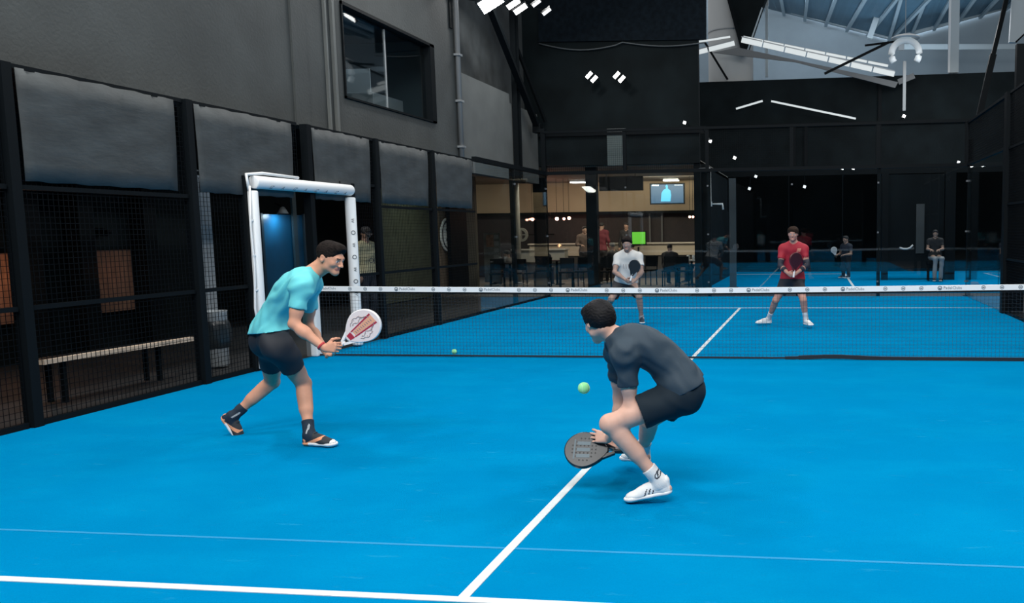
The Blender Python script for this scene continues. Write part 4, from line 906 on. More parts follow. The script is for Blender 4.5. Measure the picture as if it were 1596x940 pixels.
def make_person(label, J, s, skin, shirt=None, shorts=None, socks=None, shoes=None, hair=None, voxel=.006, cvox=None, group=None, bulk=1.0,
                hands=None, sleeve=.62, sleeveless=False, shorts_len=.62, flare=.102, loose=.014, sock_h=.13, details=True, long_sleeve=None, trousers=False, hairstyle='short', faceback=None, cap=None):
    cvox = cvox or voxel; J = {k: np.asarray(v, float) for k, v in J.items()}
    Rm = frame(J['face'], J['up']); H = J['head']
    facing = nrm(J['facing'])
    base = np.array([J['pelvis'][0], J['pelvis'][1], 0.0])
    if J.get('base') is not None: base = J['base']
    pts = np.array([v for k, v in J.items() if k not in ('face', 'up', 'facing', 'toeL', 'toeR', 'soleL', 'soleR')])
    F = Field(pts.min(0)-.22*s, pts.max(0)+.24*s, voxel)
    lv = torso_levels(J, s, bulk)
    for c, sd, w, r in lv: F.put(cone(c-sd*w, c+sd*w, r*.92), .05*s)
    nb = J['neck']; ss = nrm(J['shR']-J['shL'])
    F.put(cone(J['shL']*.88+J['shR']*.12, J['shR']*.88+J['shL']*.12, .052*s), .05*s)
    for a in 'LR': F.put(cone(nb*.7+J['sh'+a]*.3+nrm(H-nb)*.025*s, J['sh'+a], .050*s, .050*s), .05*s)
    skb = head_local(H, Rm, s)(0, -.035, -.055)
    F.put(cone(nb, skb, .060*s, .053*s), .03*s)
    F.put(cone(nb+nrm(H-nb)*.02*s, head_local(H, Rm, s)(0, .005, -.06), .052*s, .045*s), .03*s)
    G = Field.put
    # head blended onto the neck
    F2 = Field(H-.19*s, H+.19*s, voxel); put_head(F2, H, Rm, s)
    # hips and legs
    for a in 'LR':
        hp, kn, an = J['hip'+a], J['kn'+a], J['an'+a]
        back = -facing
        bend = kn-(hp+an)/2; kf = nrm(bend) if np.linalg.norm(bend) > .04*s else facing
        F.put(ell(hp+back*.028*s+nrm(J['pelvis']-hp)*.03*s, np.eye(3), np.array([.088, .088, .092])*s*bulk), .05*s)
        F.put(cone(hp, kn, .088*s*bulk, .056*s), .05*s)
        F.put(cone(hp+(kn-hp)*.2+kf*.012*s, hp+(kn-hp)*.7+kf*.010*s, .072*s*bulk, .056*s), .03*s)
        F.put(ell(kn+kf*.012*s, np.eye(3), np.array([.048, .048, .052])*s), .02*s)
        F.put(cone(kn, an, .048*s, .034*s), .03*s)
        m1 = kn+(an-kn)*.18-kf*.010*s; m2 = kn+(an-kn)*.48-kf*.012*s
        F.put(cone(m1, m2, .050*s, .042*s), .04*s)
        td = nrm(J['toe'+a]); sn = J.get('sole'+a); sn = nrm(sn) if sn is not None else np.array([0, 0, 1.])
        F.put(cone(an-sn*.03*s, an+td*.13*s-sn*.052*s, .030*s, .022*s), .02*s); F.put(cone(an-sn*.035*s, an-td*.03*s-sn*.045*s, .028*s), .02*s)
        sh, el, wr = J['sh'+a], J['el'+a], J['wr'+a]
        F.put(ell(sh, np.eye(3), np.array([.060, .060, .060])*s), .04*s)
        F.put(cone(sh, el, .050*s, .038*s), .03*s)
        F.put(cone(sh+(el-sh)*.25, sh+(el-sh)*.65, .046*s, .043*s), .03*s)
        F.put(cone(el, el+(wr-el)*.35, .038*s, .041*s), .02*s); F.put(cone(el+(wr-el)*.3, wr, .040*s, .026*s, ), .03*s)
        hd = (hands or {}).get(a)
        if hd is None: hd = dict(d=wr-el, n=np.cross(wr-el, ss)*(1 if a == 'R' else 1), side=facing)
        K, tips = put_hand(F, wr, hd['d'], hd['n'], hd['side'], s, hd.get('curl', (30, 35, 25)), hd.get('thumb', 25), hd.get('spread', 4))
        J['knuckle'+a] = K[1]
    # merge head
    sl = F.win(F2.lo, F2.lo+np.array(F2.F.shape)*F2.h)
    lo_i = np.round((F.lo-F2.lo)/voxel); 
    put_head(F, H, Rm, s) if False else None
    HB = dict(q=head_local(H, Rm, s))
    # the skull is blended with the neck by one smooth union
    class _W: pass
    tmp = Field(np.array([F.ax[i][sl[i]][0] for i in range(3)]), np.array([F.ax[i][sl[i]][-1] for i in range(3)])-voxel*.5, voxel)
    tmp.F = np.full([sl[i].stop-sl[i].start for i in range(3)], .3, np.float32); tmp.ax = [F.ax[i][sl[i]] for i in range(3)]
    put_head(tmp, H, Rm, s)
    A = F.F[sl]; B = tmp.F; k = .025*s; hh = np.maximum(k-np.abs(A-B), 0)/k; F.F[sl] = np.minimum(A, B)-hh*hh*k*.25
    V, Q = F.mesh()
    cen = V[Q].mean(1); loc = (cen-H)@Rm.T/s
    mi = np.zeros(len(Q), int)
    if details:
        x, y, z = np.abs(loc[:, 0]), loc[:, 1], loc[:, 2]
        mi[(x < .026) & (y > .06) & (z < -.056) & (z > -.076)] = 1
        mi[(x > .015) & (x < .045) & (y > .055) & (z > .014) & (z < .022) & (voxel < .007)] = 2
        mi[(x > .019) & (x < .041) & (y > .06) & (z > -.010) & (z < .001)] = 3
        mi[(x > .025) & (x < .035) & (y > .06) & (z > -.011) & (z < .002)] = 4
    body = mesh_obj('person', V, Q, [skin, LIPM, BROWM, EYEW, IRIS], None, base, True, mi)
    props(body, label, 'person', group)
    if hair is not None:
        hf = Field(H-.17*s, H+.17*s, voxel); q = head_local(H, Rm, s)
        if hairstyle == 'short':
            hf.put(ell(q(0, -.014, .032), Rm, np.array([.082, .103, .090])*s), 0)
            hf.put(ell(q(0, .050, .085), Rm, np.array([.060, .050, .036])*s), .03*s)
            hf.clip(q(0, .072, .045), Rm[1]*1.0-Rm[2]*.55); hf.clip(q(0, -.03, -.025), -Rm[2]*1.0+Rm[1]*.55)
        elif hairstyle == 'full':
            hf.put(ell(q(0, -.020, .030), Rm, np.array([.092, .108, .094])*s), 0)
            hf.put(ell(q(0, -.05, -.01), Rm, np.array([.080, .070, .070])*s), .03*s)
            hf.put(ell(q(0, .045, .080), Rm, np.array([.072, .060, .040])*s), .03*s)
            hf.clip(q(0, .078, .035), Rm[1]*1.0-Rm[2]*.6); hf.clip(q(0, -.03, -.050), -Rm[2]*1.0+Rm[1]*.7)
        else:
            hf.put(ell(q(0, -.016, .030), Rm, np.array([.090, .106, .094])*s), 0)
            hf.put(ell(q(0, .060, .070), Rm, np.array([.070, .050, .040])*s), .03*s)
            hf.clip(q(0, .090, .046), Rm[1]*1.0-Rm[2]*.8); hf.clip(q(0, -.03, -.020), -Rm[2]*1.0+Rm[1]*.4)
        hf.wrinkle(.0013*s, 330/s, 1.0)
        if hairstyle == 'fringe': hf.wrinkle(.006*s, 60/s, 2.0)
        v, f = hf.mesh(); mesh_obj('hair', v, f, hair, body, smooth=True)
    def garment(name, build, m, wr=0.0, seed=0, dirv=(.3, .2, 1), fr=30, parent=body, classify=None, vx=None):
        keys = build['pts']; lo = np.min(keys, 0)-.26*s; hi = np.max(keys, 0)+.26*s
        g = Field(lo, hi, vx or cvox)
        for prim, k in build['add']: g.put(prim, k)
        for c, n in build.get('clip', []): g.clip(c, n)
        if wr: g.wrinkle(wr*s, fr/s, seed, dirv)
        for prim, k in build.get('sub', []): g.put(prim, k, 'sub')
        v, f = g.mesh(); 
        if len(f) == 0: return None
        mi = classify(v[f].mean(1)) if classify else None
        return mesh_obj(name, v, f, m, parent, smooth=True, midx=mi)
    if shirt is not None:
        ad = []; inf = loose*s
        for i, (c, sd, w, r) in enumerate(lv): ad.append((cone(c-sd*w, c+sd*w, r*.92+inf+(.012*s if i < 2 else .006*s if i < 3 else 0)), .06*s))
        ad.append((cone(J['shL']*.88+J['shR']*.12, J['shR']*.88+J['shL']*.12, .052*s+inf), .05*s))
        for a in 'LR': ad.append((ell(J['hip'+a]-facing*.020*s+nrm(J['pelvis']-J['hip'+a])*.030*s, np.eye(3), (np.array([.090, .090, .096])*bulk+.030)*s), .07*s))
        sub = []; pts_ = [lv[0][0], nb, J['shL'], J['shR']]
        for a in 'LR':
            sh, el, wr = J['sh'+a], J['el'+a], J['wr'+a]
            ad.append((cone(nb*.7+J['sh'+a]*.3+nrm(H-nb)*.02*s, J['sh'+a], .050*s+inf*.7, .050*s+inf*.7), .05*s))
            ad.append((ell(sh, np.eye(3), np.array([.060, .060, .060])*s+inf*.8), .04*s))
            if long_sleeve:
                ad.append((cone(sh, el, .066*s, .054*s), .04*s)); ad.append((cone(el, wr-(wr-el)*.08, .056*s, .042*s), .03*s)); pts_ += [el, wr]
            else:
                e = sh+(el-sh)*sleeve; ad.append((cone(sh, e-(el-sh)*.06, .064*s, .062*s), .04*s)); pts_.append(e)
        nk = nb+nrm(H-nb)*.052*s
        hemc = shirt['hemp'] if 'hemp' in shirt else J['pelvis']+(lv[1][0]-J['pelvis'])*shirt.get('hem', .2); hemn = nrm(shirt.get('hemn', -(lv[1][0]-J['pelvis']))); clip = [(hemc, hemn)]
        bs = dict(add=ad, clip=clip, sub=sub, pts=np.array(pts_))
        lo = np.min(bs['pts'], 0)-.26*s; hi = np.max(bs['pts'], 0)+.26*s; g = Field(lo, hi, cvox)
        for prim, k in ad: g.put(prim, k)
        g.wrinkle(shirt.get('wr', .004)*s, shirt.get('fr', 26)/s, shirt.get('seed', 1), shirt.get('dir', (.5, .2, .8)))
        for c_, n_ in clip: g.clip(c_, n_)
        # neck opening, hem and sleeve ends cut open
        g.put(cone(nk+nrm(H-nb)*.012*s+facing*.012*s, nk+nrm(H-nb)*.12*s, .068*s, .085*s), .01*s, 'sub')
        if shirt.get('vneck'): g.put(cone(nk+facing*.06*s, nb-np.array([0, 0, .05*s])+facing*.14*s, .05*s, .02*s), .01*s, 'sub')
        if not long_sleeve:
            for a in 'LR':
                sh, el = J['sh'+a], J['el'+a]; e = sh+(el-sh)*sleeve; d = nrm(el-sh)
                g.put(cone(e-d*.05*s, e+d*.03*s, .050*s, .058*s), .0, 'sub')
                g.put((e+d*.045*s-.10*s, e+d*.045*s+.10*s, (lambda c, dd: (lambda X, Y, Z: np.maximum(-((X-c[0])*dd[0]+(Y-c[1])*dd[1]+(Z-c[2])*dd[2]), np.sqrt((X-c[0])**2+(Y-c[1])**2+(Z-c[2])**2)-.085*s)))(e, d)), 0, 'sub')
        v, f = g.mesh(); so = mesh_obj('shirt', v, f, shirt['mat'], body, smooth=True, midx=(shirt['classify'](v[f].mean(1)) if shirt.get('classify') else None))
    if shorts is not None:
        ad = []; sub = []; inf = .022*s
        pts_ = [lv[2][0]]
        for i, (c, sd, w, r) in enumerate(lv[:2]): ad.append((cone(c-sd*w, c+sd*w, r*.92+(.012 if i else .016)*s), .05*s))
        for a in 'LR':
            hp, kn, an = J['hip'+a], J['kn'+a], J['an'+a]; back = -facing
            ad.append((ell(hp+back*.024*s+nrm(J['pelvis']-hp)*.035*s, np.eye(3), (np.array([.088, .088, .092])*bulk+.012)*s), .09*s))
            if trousers:
                ad.append((cone(hp, kn, .104*s*bulk, .075*s), .05*s)); ad.append((cone(kn, an-(an-kn)*.05, .074*s, .062*s), .04*s)); pts_ += [kn, an]
            else:
                e = hp+(kn-hp)*shorts_len; d = nrm(kn-hp); ad.append((cone(hp, e, .099*s*bulk, flare*s*bulk), .07*s)); pts_ += [hp, e]
                sub.append(cone(e-d*.01*s, e+d*.14*s, (flare-.012)*s*bulk, (flare+.01)*s*bulk))
                sub.append((e+d*.05*s-.2*s, e+d*.05*s+.2*s, (lambda c, dd: (lambda X, Y, Z: np.maximum(-((X-c[0])*dd[0]+(Y-c[1])*dd[1]+(Z-c[2])*dd[2]), np.sqrt((X-c[0])**2+(Y-c[1])**2+(Z-c[2])**2)-.15*s)))(e+d*.005, d)))
        lo = np.min(pts_, 0)-.24*s; hi = np.max(pts_, 0)+.24*s; g = Field(lo, hi, cvox)
        for prim, k in ad: g.put(prim, k)
        g.wrinkle(shorts.get('wr', .005)*s, shorts.get('fr', 24)/s, shorts.get('seed', 3), shorts.get('dir', (.6, .3, .5)))
        for p_ in sub: g.put(p_, 0, 'sub')
        if shorts.get('trim', True): g.clip(hemc-hemn*.012*s, -hemn)
        v, f = g.mesh(); mesh_obj('trousers' if trousers else 'shorts', v, f, shorts['mat'], body, smooth=True, midx=(shorts['classify'](v[f].mean(1)) if shorts.get('classify') else None))
    for a in 'LR':
        an, kn = J['an'+a], J['kn'+a]; td = nrm(J['toe'+a]); sn = J.get('sole'+a); sn = nrm(sn) if sn is not None else np.array([0, 0, 1.])
        r_ = nrm(np.cross(td, sn)); sn = np.cross(r_, td)
        if socks is not None:
            up = nrm(kn-an); top = an+up*sock_h*s
            g = Field(np.minimum(an, top)-.14*s, np.maximum(an, top)+.14*s, cvox)
            g.put(cone(top+up*.01, an, .0455*s, .041*s), 0); g.put(cone(an, an+td*.07*s-sn*.04*s, .042*s, .034*s), .03*s); g.put(cone(an-sn*.03*s, an-td*.02*s-sn*.05*s, .036*s), .02*s)
            g.wrinkle(.0012*s, 90/s, 2); g.clip(top, up)
            v, f = g.mesh(); so_ = mesh_obj('sock', v, f, socks['mat'], body, smooth=True, midx=(socks['classify'](v[f].mean(1), an, up, td, r_) if socks.get('classify') else None))
        if shoes is not None:
            O = an-sn*.082*s-td*.055*s                        # back of heel on the ground
            def q(x, y, z): return O+(r_*x+td*y+sn*z)*s
            Rs = np.array([r_, td, sn])
            g = Field(q(0, .14, .05)-.24*s, q(0, .14, .05)+.24*s, cvox*.8)
            g.put(cone(q(0, .045, .040), q(0, .035, .088), .036*s, .034*s), 0); g.put(cone(q(0, .05, .05), q(0, .15, .045), .036*s, .040*s), .02*s)
            g.put(cone(q(0, .10, .075), q(0, .18, .050), .030*s, .030*s), .02*s); g.put(ell(q(0, .215, .034), Rs, np.array([.046, .068, .030])*s), .03*s)
            g.put(cone(q(0, .030, .10), q(0, .020, .118), .014*s, .010*s), .012*s)
            g.clip(q(0, 0, .022), -sn); g.put(ell(q(0, .055, .135), Rs, np.array([.028, .042, .042])*s), .008*s, 'sub')
            v, f = g.mesh(); cl = None
            if shoes.get('classify'): cl = shoes['classify']((v[f].mean(1)-O)@Rs.T/s, a)
            sh_ = mesh_obj('shoe', v, f, shoes['mat'], body, smooth=True, midx=cl)
            g = Field(q(0, .14, .02)-.22*s, q(0, .14, .02)+.22*s, cvox*.8)
            g.put(cone(q(0, .040, .020), q(0, .14, .022), .040*s, .038*s, (sn, .55)), 0); g.put(cone(q(0, .14, .020), q(0, .235, .022), .040*s, .048*s, (sn, .48)), .02*s); g.put(ell(q(0, .25, .026), Rs, np.array([.044, .045, .020])*s), .02*s)
            g.clip(q(0, 0, .001), -sn); g.clip(q(0, 0, .034), sn)
            v, f = g.mesh(); cl = None
            if shoes.get('sole_classify'): cl = shoes['sole_classify']((v[f].mean(1)-O)@Rs.T/s, a)
            mesh_obj('sole', v, f, shoes['sole'], sh_, smooth=True, midx=cl)
            if details:
                lc = MB()
                for k in range(4):
                    y = .115+.022*k; z = .106-.012*k-(.004*k*k*.3)
                    lc.tube([q(-.020, y, z-.006), q(0, y+.006, z+.001), q(.020, y, z-.006)], .0030*s, 6)
                lc.build('laces', shoes['lace'], sh_, smooth=True)
    if cap is not None:
        q = head_local(H, Rm, s); g = Field(H-.2*s, H+.2*s, cvox)
        g.put(ell(q(0, -.012, .045), Rm, np.array([.092, .108, .085])*s), 0); g.clip(q(0, 0, .035), -Rm[2]); g.put(cone(q(-.03, .11, .045), q(.03, .11, .045), .045*s, .045*s, (Rm[2], .2)), .01)
        v, f = g.mesh(); mesh_obj('cap', v, f, cap, body, smooth=True)
    return body, J
# ---- rackets
def racket(name_label, center, axis, normal, mats, L=.455, group=None, scale=1.0, design=None, grip=None):
    a = nrm(axis); n = nrm(np.asarray(normal)-a*(np.asarray(normal)@a)); r = np.cross(a, n); c = np.asarray(center, float)
    t = thing('padel_racket', tuple(c), name_label, 'racket', group)
    def q(x, y, z=0): return Vector(c+(r*x+a*y+n*z)*scale)          # x across, y along towards the tip
    N = 48; out = []
    for k in range(N):
        th = 2*math.pi*k/N; x = math.sin(th)*.128; y = math.cos(th)*.135
        if y < 0: y *= 1.22; x *= (1-.42*(abs(math.cos(th))**1.6))
        out.append((x, y))
    b = MB(); prof = [(.955, -.019), (1.0, -.015), (1.0, .015), (.955, .019)]; vs = []
    for (sc, z) in prof:
        for (x, y) in out: vs.append(q(x*sc, y*sc, z))
    fs = []
    for j in range(3):
        for k in range(N): fs.append((j*N+k, j*N+(k+1) % N, (j+1)*N+(k+1) % N, (j+1)*N+k))
    b.add(vs, fs); b.build('frame', mats[0], t, smooth=True)
    fc = MB()
    for sg in (-1, 1):
        vs = [q(x*.956, y*.956, sg*.0185) for (x, y) in out]; fc.add(vs, [tuple(range(N)) if sg > 0 else tuple(range(N))[::-1]])
    fc.build('face', mats[1], t)
    h = MB()
    for (x, y) in [(i*.026, j*.026) for i in range(-3, 4) for j in range(-3, 4)]:
        if x*x+y*y < .0072:
            for sg in (-1, 1):
                vs = [q(x+.0055*math.cos(u*math.pi/4), y+.0055*math.sin(u*math.pi/4), sg*.0192) for u in range(8)]; h.add(vs, [tuple(range(8)) if sg > 0 else tuple(range(8))[::-1]])
    h.build('hole', mats[2], t)
    th_ = MB(); th_.bar(q(-.048, -.125), q(-.012, -.205), .018, .030, up=n); th_.bar(q(.048, -.125), q(.012, -.205), .018, .030, up=n); th_.build('throat', mats[0], t)
    g = MB(); g.tube([q(0, -.190), q(0, -.20), q(0, -.31), q(0, -.318)], [.013*scale, .0165*scale, .0165*scale, .020*scale], 14); g.build('grip', grip or mats[3], t, smooth=True)
    if design: design(q, t)
    return t
def ball(c, label, r=.033):
    t = thing('padel_ball', tuple(c), label, 'ball')
    bm = bmesh.new(); bmesh.ops.create_icosphere(bm, subdivisions=4, radius=r); q = MB(); q.add([Vector(c)+v.co for v in bm.verts], [tuple(v.index for v in f.verts) for f in bm.faces]); bm.free()
    q.build('felt', mat('yellow_green_felt', (.33, .86, .38), .9, bump=.4, bscale=300), t, smooth=True)
    s_ = MB(); pts = []
    for k in range(49):
        u = 2*math.pi*k/48; v = Vector((math.cos(u)+.35*math.cos(3*u), math.sin(u)-.35*math.sin(3*u), .95*math.sin(2*u))).normalized(); pts.append(Vector(c)+v*r*1.005)
    s_.tube(pts, .0011, 5, cap=False); s_.build('seam', mat('ball_seam', (.7, .85, .7), .6), t, smooth=True)
# ------------------------------------------------------------------ the player in turquoise
SKA = skin_mat('a', (.63, .31, .20)); SKB = skin_mat('b', (.64, .38, .29)); SKC = skin_mat('c', (.42, .27, .22))
def V3(*a): return np.array(a, float)
BLK = mat('black_sport_fabric', (.010, .013, .020), .75)
HAIRD = mat('dark_brown_hair', (.012, .009, .008), .8, spec=.1, noise=.4, nscale=40)
s = .985
J = {}
J['pelvis'] = at(420, 527, y=-4.42); J['neck'] = at(484, 428, y=-4.50); J['spine'] = at(432, 466, y=-4.44)
J['hipR'] = at(436, 540, y=-4.52); J['hipL'] = at(422, 538, y=-4.34)
J['shR'] = at(470, 447, y=-4.69); J['shL'] = at(484, 444, y=-4.32)
J['anR'] = at(482, 678, z=.083*s); J['knR'] = reach(J['anR'], 473, 598, .415*s, True)
J['anL'] = at(362, 650, y=-4.20); J['knL'] = reach(J['anL'], 424, 595, .40*s, False)
J['hipR'] = reach(J['knR'], 437, 542, .40*s, False)
J['elR'] = reach(J['shR'], 458, 506, .275*s, True); J['wrR'] = at(506, 543, y=J['elR'][1]+.02)
J['elL'] = at(480, 507, y=-4.20); J['wrL'] = at(509, 550, y=-4.42)
J['head'] = at(515, 401, y=-4.50); J['face'] = V3(.93, -.10, -.34); J['up'] = V3(.26, 0, .96); J['facing'] = V3(.92, .32, -.1)
J['toeR'] = V3(.98, -.12, 0.0); J['toeL'] = V3(.52, .05, -.80); J['soleL'] = V3(.82, 0, .52)
print('L lens', [round(float(np.linalg.norm(J[a]-J[b])), 3) for a, b in (('hipR', 'knR'), ('knR', 'anR'), ('hipL', 'knL'), ('knL', 'anL'), ('shR', 'elR'), ('elR', 'wrR'), ('shL', 'elL'), ('elL', 'wrL'), ('pelvis', 'neck'), ('neck', 'head'), ('hipR', 'hipL'))], J['anL'], J['anR'])
SHOE_K = mat('charcoal_mesh_shoe', (.022, .026, .032), .7); ORG_ = mat('salmon_orange', (.80, .33, .17), .6); WSOLE = mat('white_rubber', (.78, .80, .80), .6)
def clsA(p, a):
    x, y, z = p.T; m = np.zeros(len(p), int); m[(z < .060-.0*y) & (y < .05)] = 1
    m[(np.abs(z-(.020+.42*(y-.06))) < .013) & (y > .05) & (y < .19)] = 1; m[(y > .258) & (z > .035)] = 2; return m
TURQ = mat('turquoise_jersey', (.13, .585, .63), .8, bump=.15, bscale=250)
SOCKN = mat('navy_sock', (.010, .022, .040), .85); 
RK = nrm(at(592, 491, y=-4.6)-at(532, 541, y=-4.66))
def cl_shorts(c):
    m = np.zeros(len(c), int); P = at(466, 548, y=-4.6); X, Z = c[:, 0]-P[0], c[:, 2]-P[2]
    m[(c[:, 1] < -4.50) & (((np.abs(X) < .022) & (np.abs(Z-.2*X) < .010)) | ((np.abs(X+.012) < .008) & (np.abs(Z+.01) < .028)) | ((np.abs(X-.02) < .007) & (np.abs(Z-.008) < .024)))] = 1; return m
hands = {'R': dict(d=V3(.95, .05, .10), n=V3(-.1, .9, -.2), side=V3(.2, 0, 1), curl=(62, 62, 42), thumb=35), 'L': dict(d=V3(.90, -.25, .05), n=V3(-.2, -.5, .8), side=V3(.2, -.8, .3), curl=(30, 35, 25), thumb=10)}
pA, JA = make_person('player in turquoise shirt and black shorts leaning forward with a white racket', J, s, SKA,
    shirt=dict(mat=TURQ, hemp=at(420, 517, y=-4.45), hemn=(.12, 0, -1), wr=.0040, fr=58, seed=1.3, dir=(.75, .1, -.6)), shorts=dict(mat=[BLK, mat('white_print', (.6, .62, .62), .6)], wr=.005, classify=cl_shorts),
    socks=dict(mat=[SOCKN, mat('grey_sock_stripe', (.35, .38, .40), .8)], classify=lambda c, an, up, td, r: ((np.abs((c-an)@td-.008) < .006) & ((c-an)@r > 0) & ((c-an)@up > .0)).astype(int)),
    shoes=dict(mat=[SHOE_K, ORG_, WSOLE], classify=clsA, sole=[WSOLE, ORG_], sole_classify=lambda p, a: (p[:, 1] < .07).astype(int), lace=SHOE_K),
    hair=HAIRD, voxel=.0052, hands=hands, shorts_len=.53, flare=.086, loose=.022, bulk=1.03, sleeve=.60, sock_h=.115)
wbd = MB(); wv = nrm(J['wrR']-J['elR']); c0 = J['wrR']-wv*.035
wbd.tube([c0, c0+wv*.014], .0335, 20); wbd.build('wristband', mat('red_cord', (.45, .03, .04), .6), pA, smooth=True)
# white racket
RED = mat('crimson_print', (.38, .02, .045), .5); RW = mat('white_lacquer', (.84, .82, .81), .35); SAL = mat('salmon_print', (.74, .36, .22), .5); GRYP = mat('grey_print', (.25, .20, .20), .6); PK = mat('pale_pink_lacquer', (.76, .66, .64), .4)
def designA(q, t):
    m = MB()
    for sx in (-1, 1): m.poly([q(sx*.024-.005, -.10, .0195), q(sx*.024+.005, -.10, .0195), q(sx*.040+.007, .100, .0195), q(sx*.040-.007, .100, .0195)], (q(0, 0, .0005)-q(0, 0, 0)))
    m.poly([q(-.028, -.105, .0195), q(.028, -.105, .0195), q(.022, -.145, .0195), q(-.022, -.145, .0195)], (q(0, 0, .0005)-q(0, 0, 0)))
    m.build('printed_bars', RED, t)
    m = MB(); m.poly([q(-.016, -.09, .0193), q(.016, -.09, .0193), q(.031, .10, .0193), q(-.031, .10, .0193)], (q(0, 0, .0004)-q(0, 0, 0)))
    m.build('printed_panel', SAL, t)
    m = MB()
    for sx in (-1, 1):
        pts = [q(sx*(.058+.030*math.sin(k*.42)+.006*math.sin(k*2.3)), -.075+.155*k/10, .0198) for k in range(11)]
        m.tube(pts, .0022, 5)
        pts = [q(sx*(.052+.010*math.sin(k*1.3)), -.06+.11*k/8, .0198) for k in range(9)]; m.tube(pts, .0018, 5)
    for k in range(9): m.poly([q(-.010+.004*(k % 3), -.075+.018*k, .0199), q(.012-.003*(k % 2), -.072+.018*k, .0199), q(.010, -.066+.018*k, .0199), q(-.012, -.069+.018*k, .0199)], (q(0, 0, .0004)-q(0, 0, 0)))
    m.build('printed_scrollwork', GRYP, t)
cA = at(567, 508, y=-4.62)
nA = nrm(CAM-cA)*.92+V3(0, 0, .12)
racket('white padel racket with crimson bars held by the player in turquoise', cA, RK, nA, [RW, PK, mat('hole_shadow_red', (.55, .40, .38), .6), RW], design=designA, scale=.93)

# ------------------------------------------------------------------ the crouching player in black
s = .98
J = {}
J['pelvis'] = at(1066, 606, y=-5.42); J['neck'] = at(962, 527, y=-5.48); J['spine'] = at(1040, 540, y=-5.44)
J['hipL'] = at(1060, 618, y=-5.54); J['hipR'] = at(1062, 612, y=-5.32)
J['shL'] = at(974, 553, y=-5.66); J['shR'] = at(962, 548, y=-5.28)
J['anL'] = at(1030, 752, y=-5.60); J['knL'] = at(951, 661, y=-5.66)
J['anR'] = at(1002, 702, y=-5.02); J['knR'] = reach(J['anR'], 1012, 655, .40*s, False); 
J['elL'] = at(983, 630, y=-5.62); J['wrL'] = at(948, 684, y=-5.42)
J['elR'] = at(965, 620, y=-5.16); J['wrR'] = at(966, 694, y=-5.22)
J['head'] = at(933, 500, y=-5.50); J['face'] = V3(-.62, .66, -.42); J['up'] = V3(-.25, .25, .93); J['facing'] = V3(-.93, .35, -.1)
J['toeL'] = V3(-.97, -.05, -.20); J['soleL'] = V3(-.20, 0, .97); J['toeR'] = V3(-.72, .60, -.12); J['soleR'] = V3(-.1, .08, .98)
print('R lens', [round(float(np.linalg.norm(J[a]-J[b])), 3) for a, b in (('hipR', 'knR'), ('knR', 'anR'), ('hipL', 'knL'), ('knL', 'anL'), ('shR', 'elR'), ('elR', 'wrR'), ('shL', 'elL'), ('elL', 'wrL'), ('pelvis', 'neck'), ('neck', 'head'))], J['anL'], J['anR'])
NAVY = mat('blue_black_jersey', (.020, .040, .060), .75, bump=.15, bscale=250)
WSH = mat('white_shoe_mesh', (.74, .76, .76), .6)
def clsB(p, a):
    x, y, z = p.T; m = np.zeros(len(p), int); w = z-.045
    for y0, sl in ((.105, .55), (.128, .55), (.151, .55)): m[(np.abs((y-y0)+sl*w) < .0042) & (np.abs(w) < .022)] = 1
    m[(np.abs(z-.026) < .004) & (y > .08) & (y < .17)] = 1; return m
def cl_sock(c, an, up, td, r):
    q = c-an; h = q@up; w = q@td+.0; d = np.sqrt((h-.055)**2+w**2); return ((q@r*0 == 0) & (d < .020) & (d > .012) | (np.abs(w) < .004) & (np.abs(h-.055) < .014)).astype(int)
handsB = {'L': dict(d=V3(-.90, .25, .10), n=V3(.1, .8, -.4), side=V3(0, .2, 1), curl=(18, 22, 15), thumb=15, spread=7), 'R': dict(d=V3(-.85, .2, -.1), n=V3(.1, -.7, .6), side=V3(-.2, 0, 1), curl=(65, 65, 45), thumb=35)}
pB, JB = make_person('crouching player in dark blue-black shirt and black shorts, seen from behind', J, s, SKB,
    shirt=dict(mat=NAVY, wr=.0034, fr=64, seed=2.1, dir=(.4, .1, .9)), shorts=dict(mat=mat('black_shorts', (.010, .019, .028), .8, spec=.2), trim=False, wr=.003, fr=48, seed=4, dir=(.5, .1, .8)),
    socks=dict(mat=[mat('white_sock', (.70, .71, .71), .85, bump=.2, bscale=200), MARK], classify=cl_sock), shoes=dict(mat=[WSH, MARK], classify=clsB, sole=WSOLE, lace=WSOLE),
    hair=mat('black_hair', (.004, .004, .0055), .65, spec=.2, noise=.5, nscale=40), hairstyle='full', voxel=.0052, hands=handsB, shorts_len=.56, flare=.106, loose=.02, sleeve=.62, sock_h=.115)
tg = MB(); c0 = at(1096, 598, y=-5.56); tg.bar(c0, c0+V3(.028, 0, .012), .008, .004); 
BK = mat('black_carbon', (.012, .018, .024), .35); BK2 = mat('blue_grey_print', (.05, .10, .13), .4)
def designB(q, t):
    m = MB()
    for k in range(3): m.poly([q(-.06+.045*k, -.04, .0195), q(-.035+.045*k, -.04, .0195), q(-.035+.045*k, .05, .0195), q(-.06+.045*k, .05, .0195)], (q(0, 0, .0005)-q(0, 0, 0)))
    m.poly([q(-.07, .06, .0195), q(.07, .06, .0195), q(.07, .07, .0195), q(-.07, .07, .0195)], (q(0, 0, .0005)-q(0, 0, 0)))
    m.build('printed_stripes', BK2, t)
cB = at(911, 702, y=-5.42)
racket('black padel racket held low by the crouching player', cB, V3(-.93, -.10, .03), V3(-.06, -.80, .62), [BK, BK, mat('hole_dark', (.004, .006, .008), .6), BK], design=designB, scale=.90)

ball(at(910, 605, y=-5.35), 'bright green ball in the air left of the crouching player', .036)
bb = at(708, 548, z=.033); bb = ball(bb, 'pale green ball lying on the turf near the net', .033)

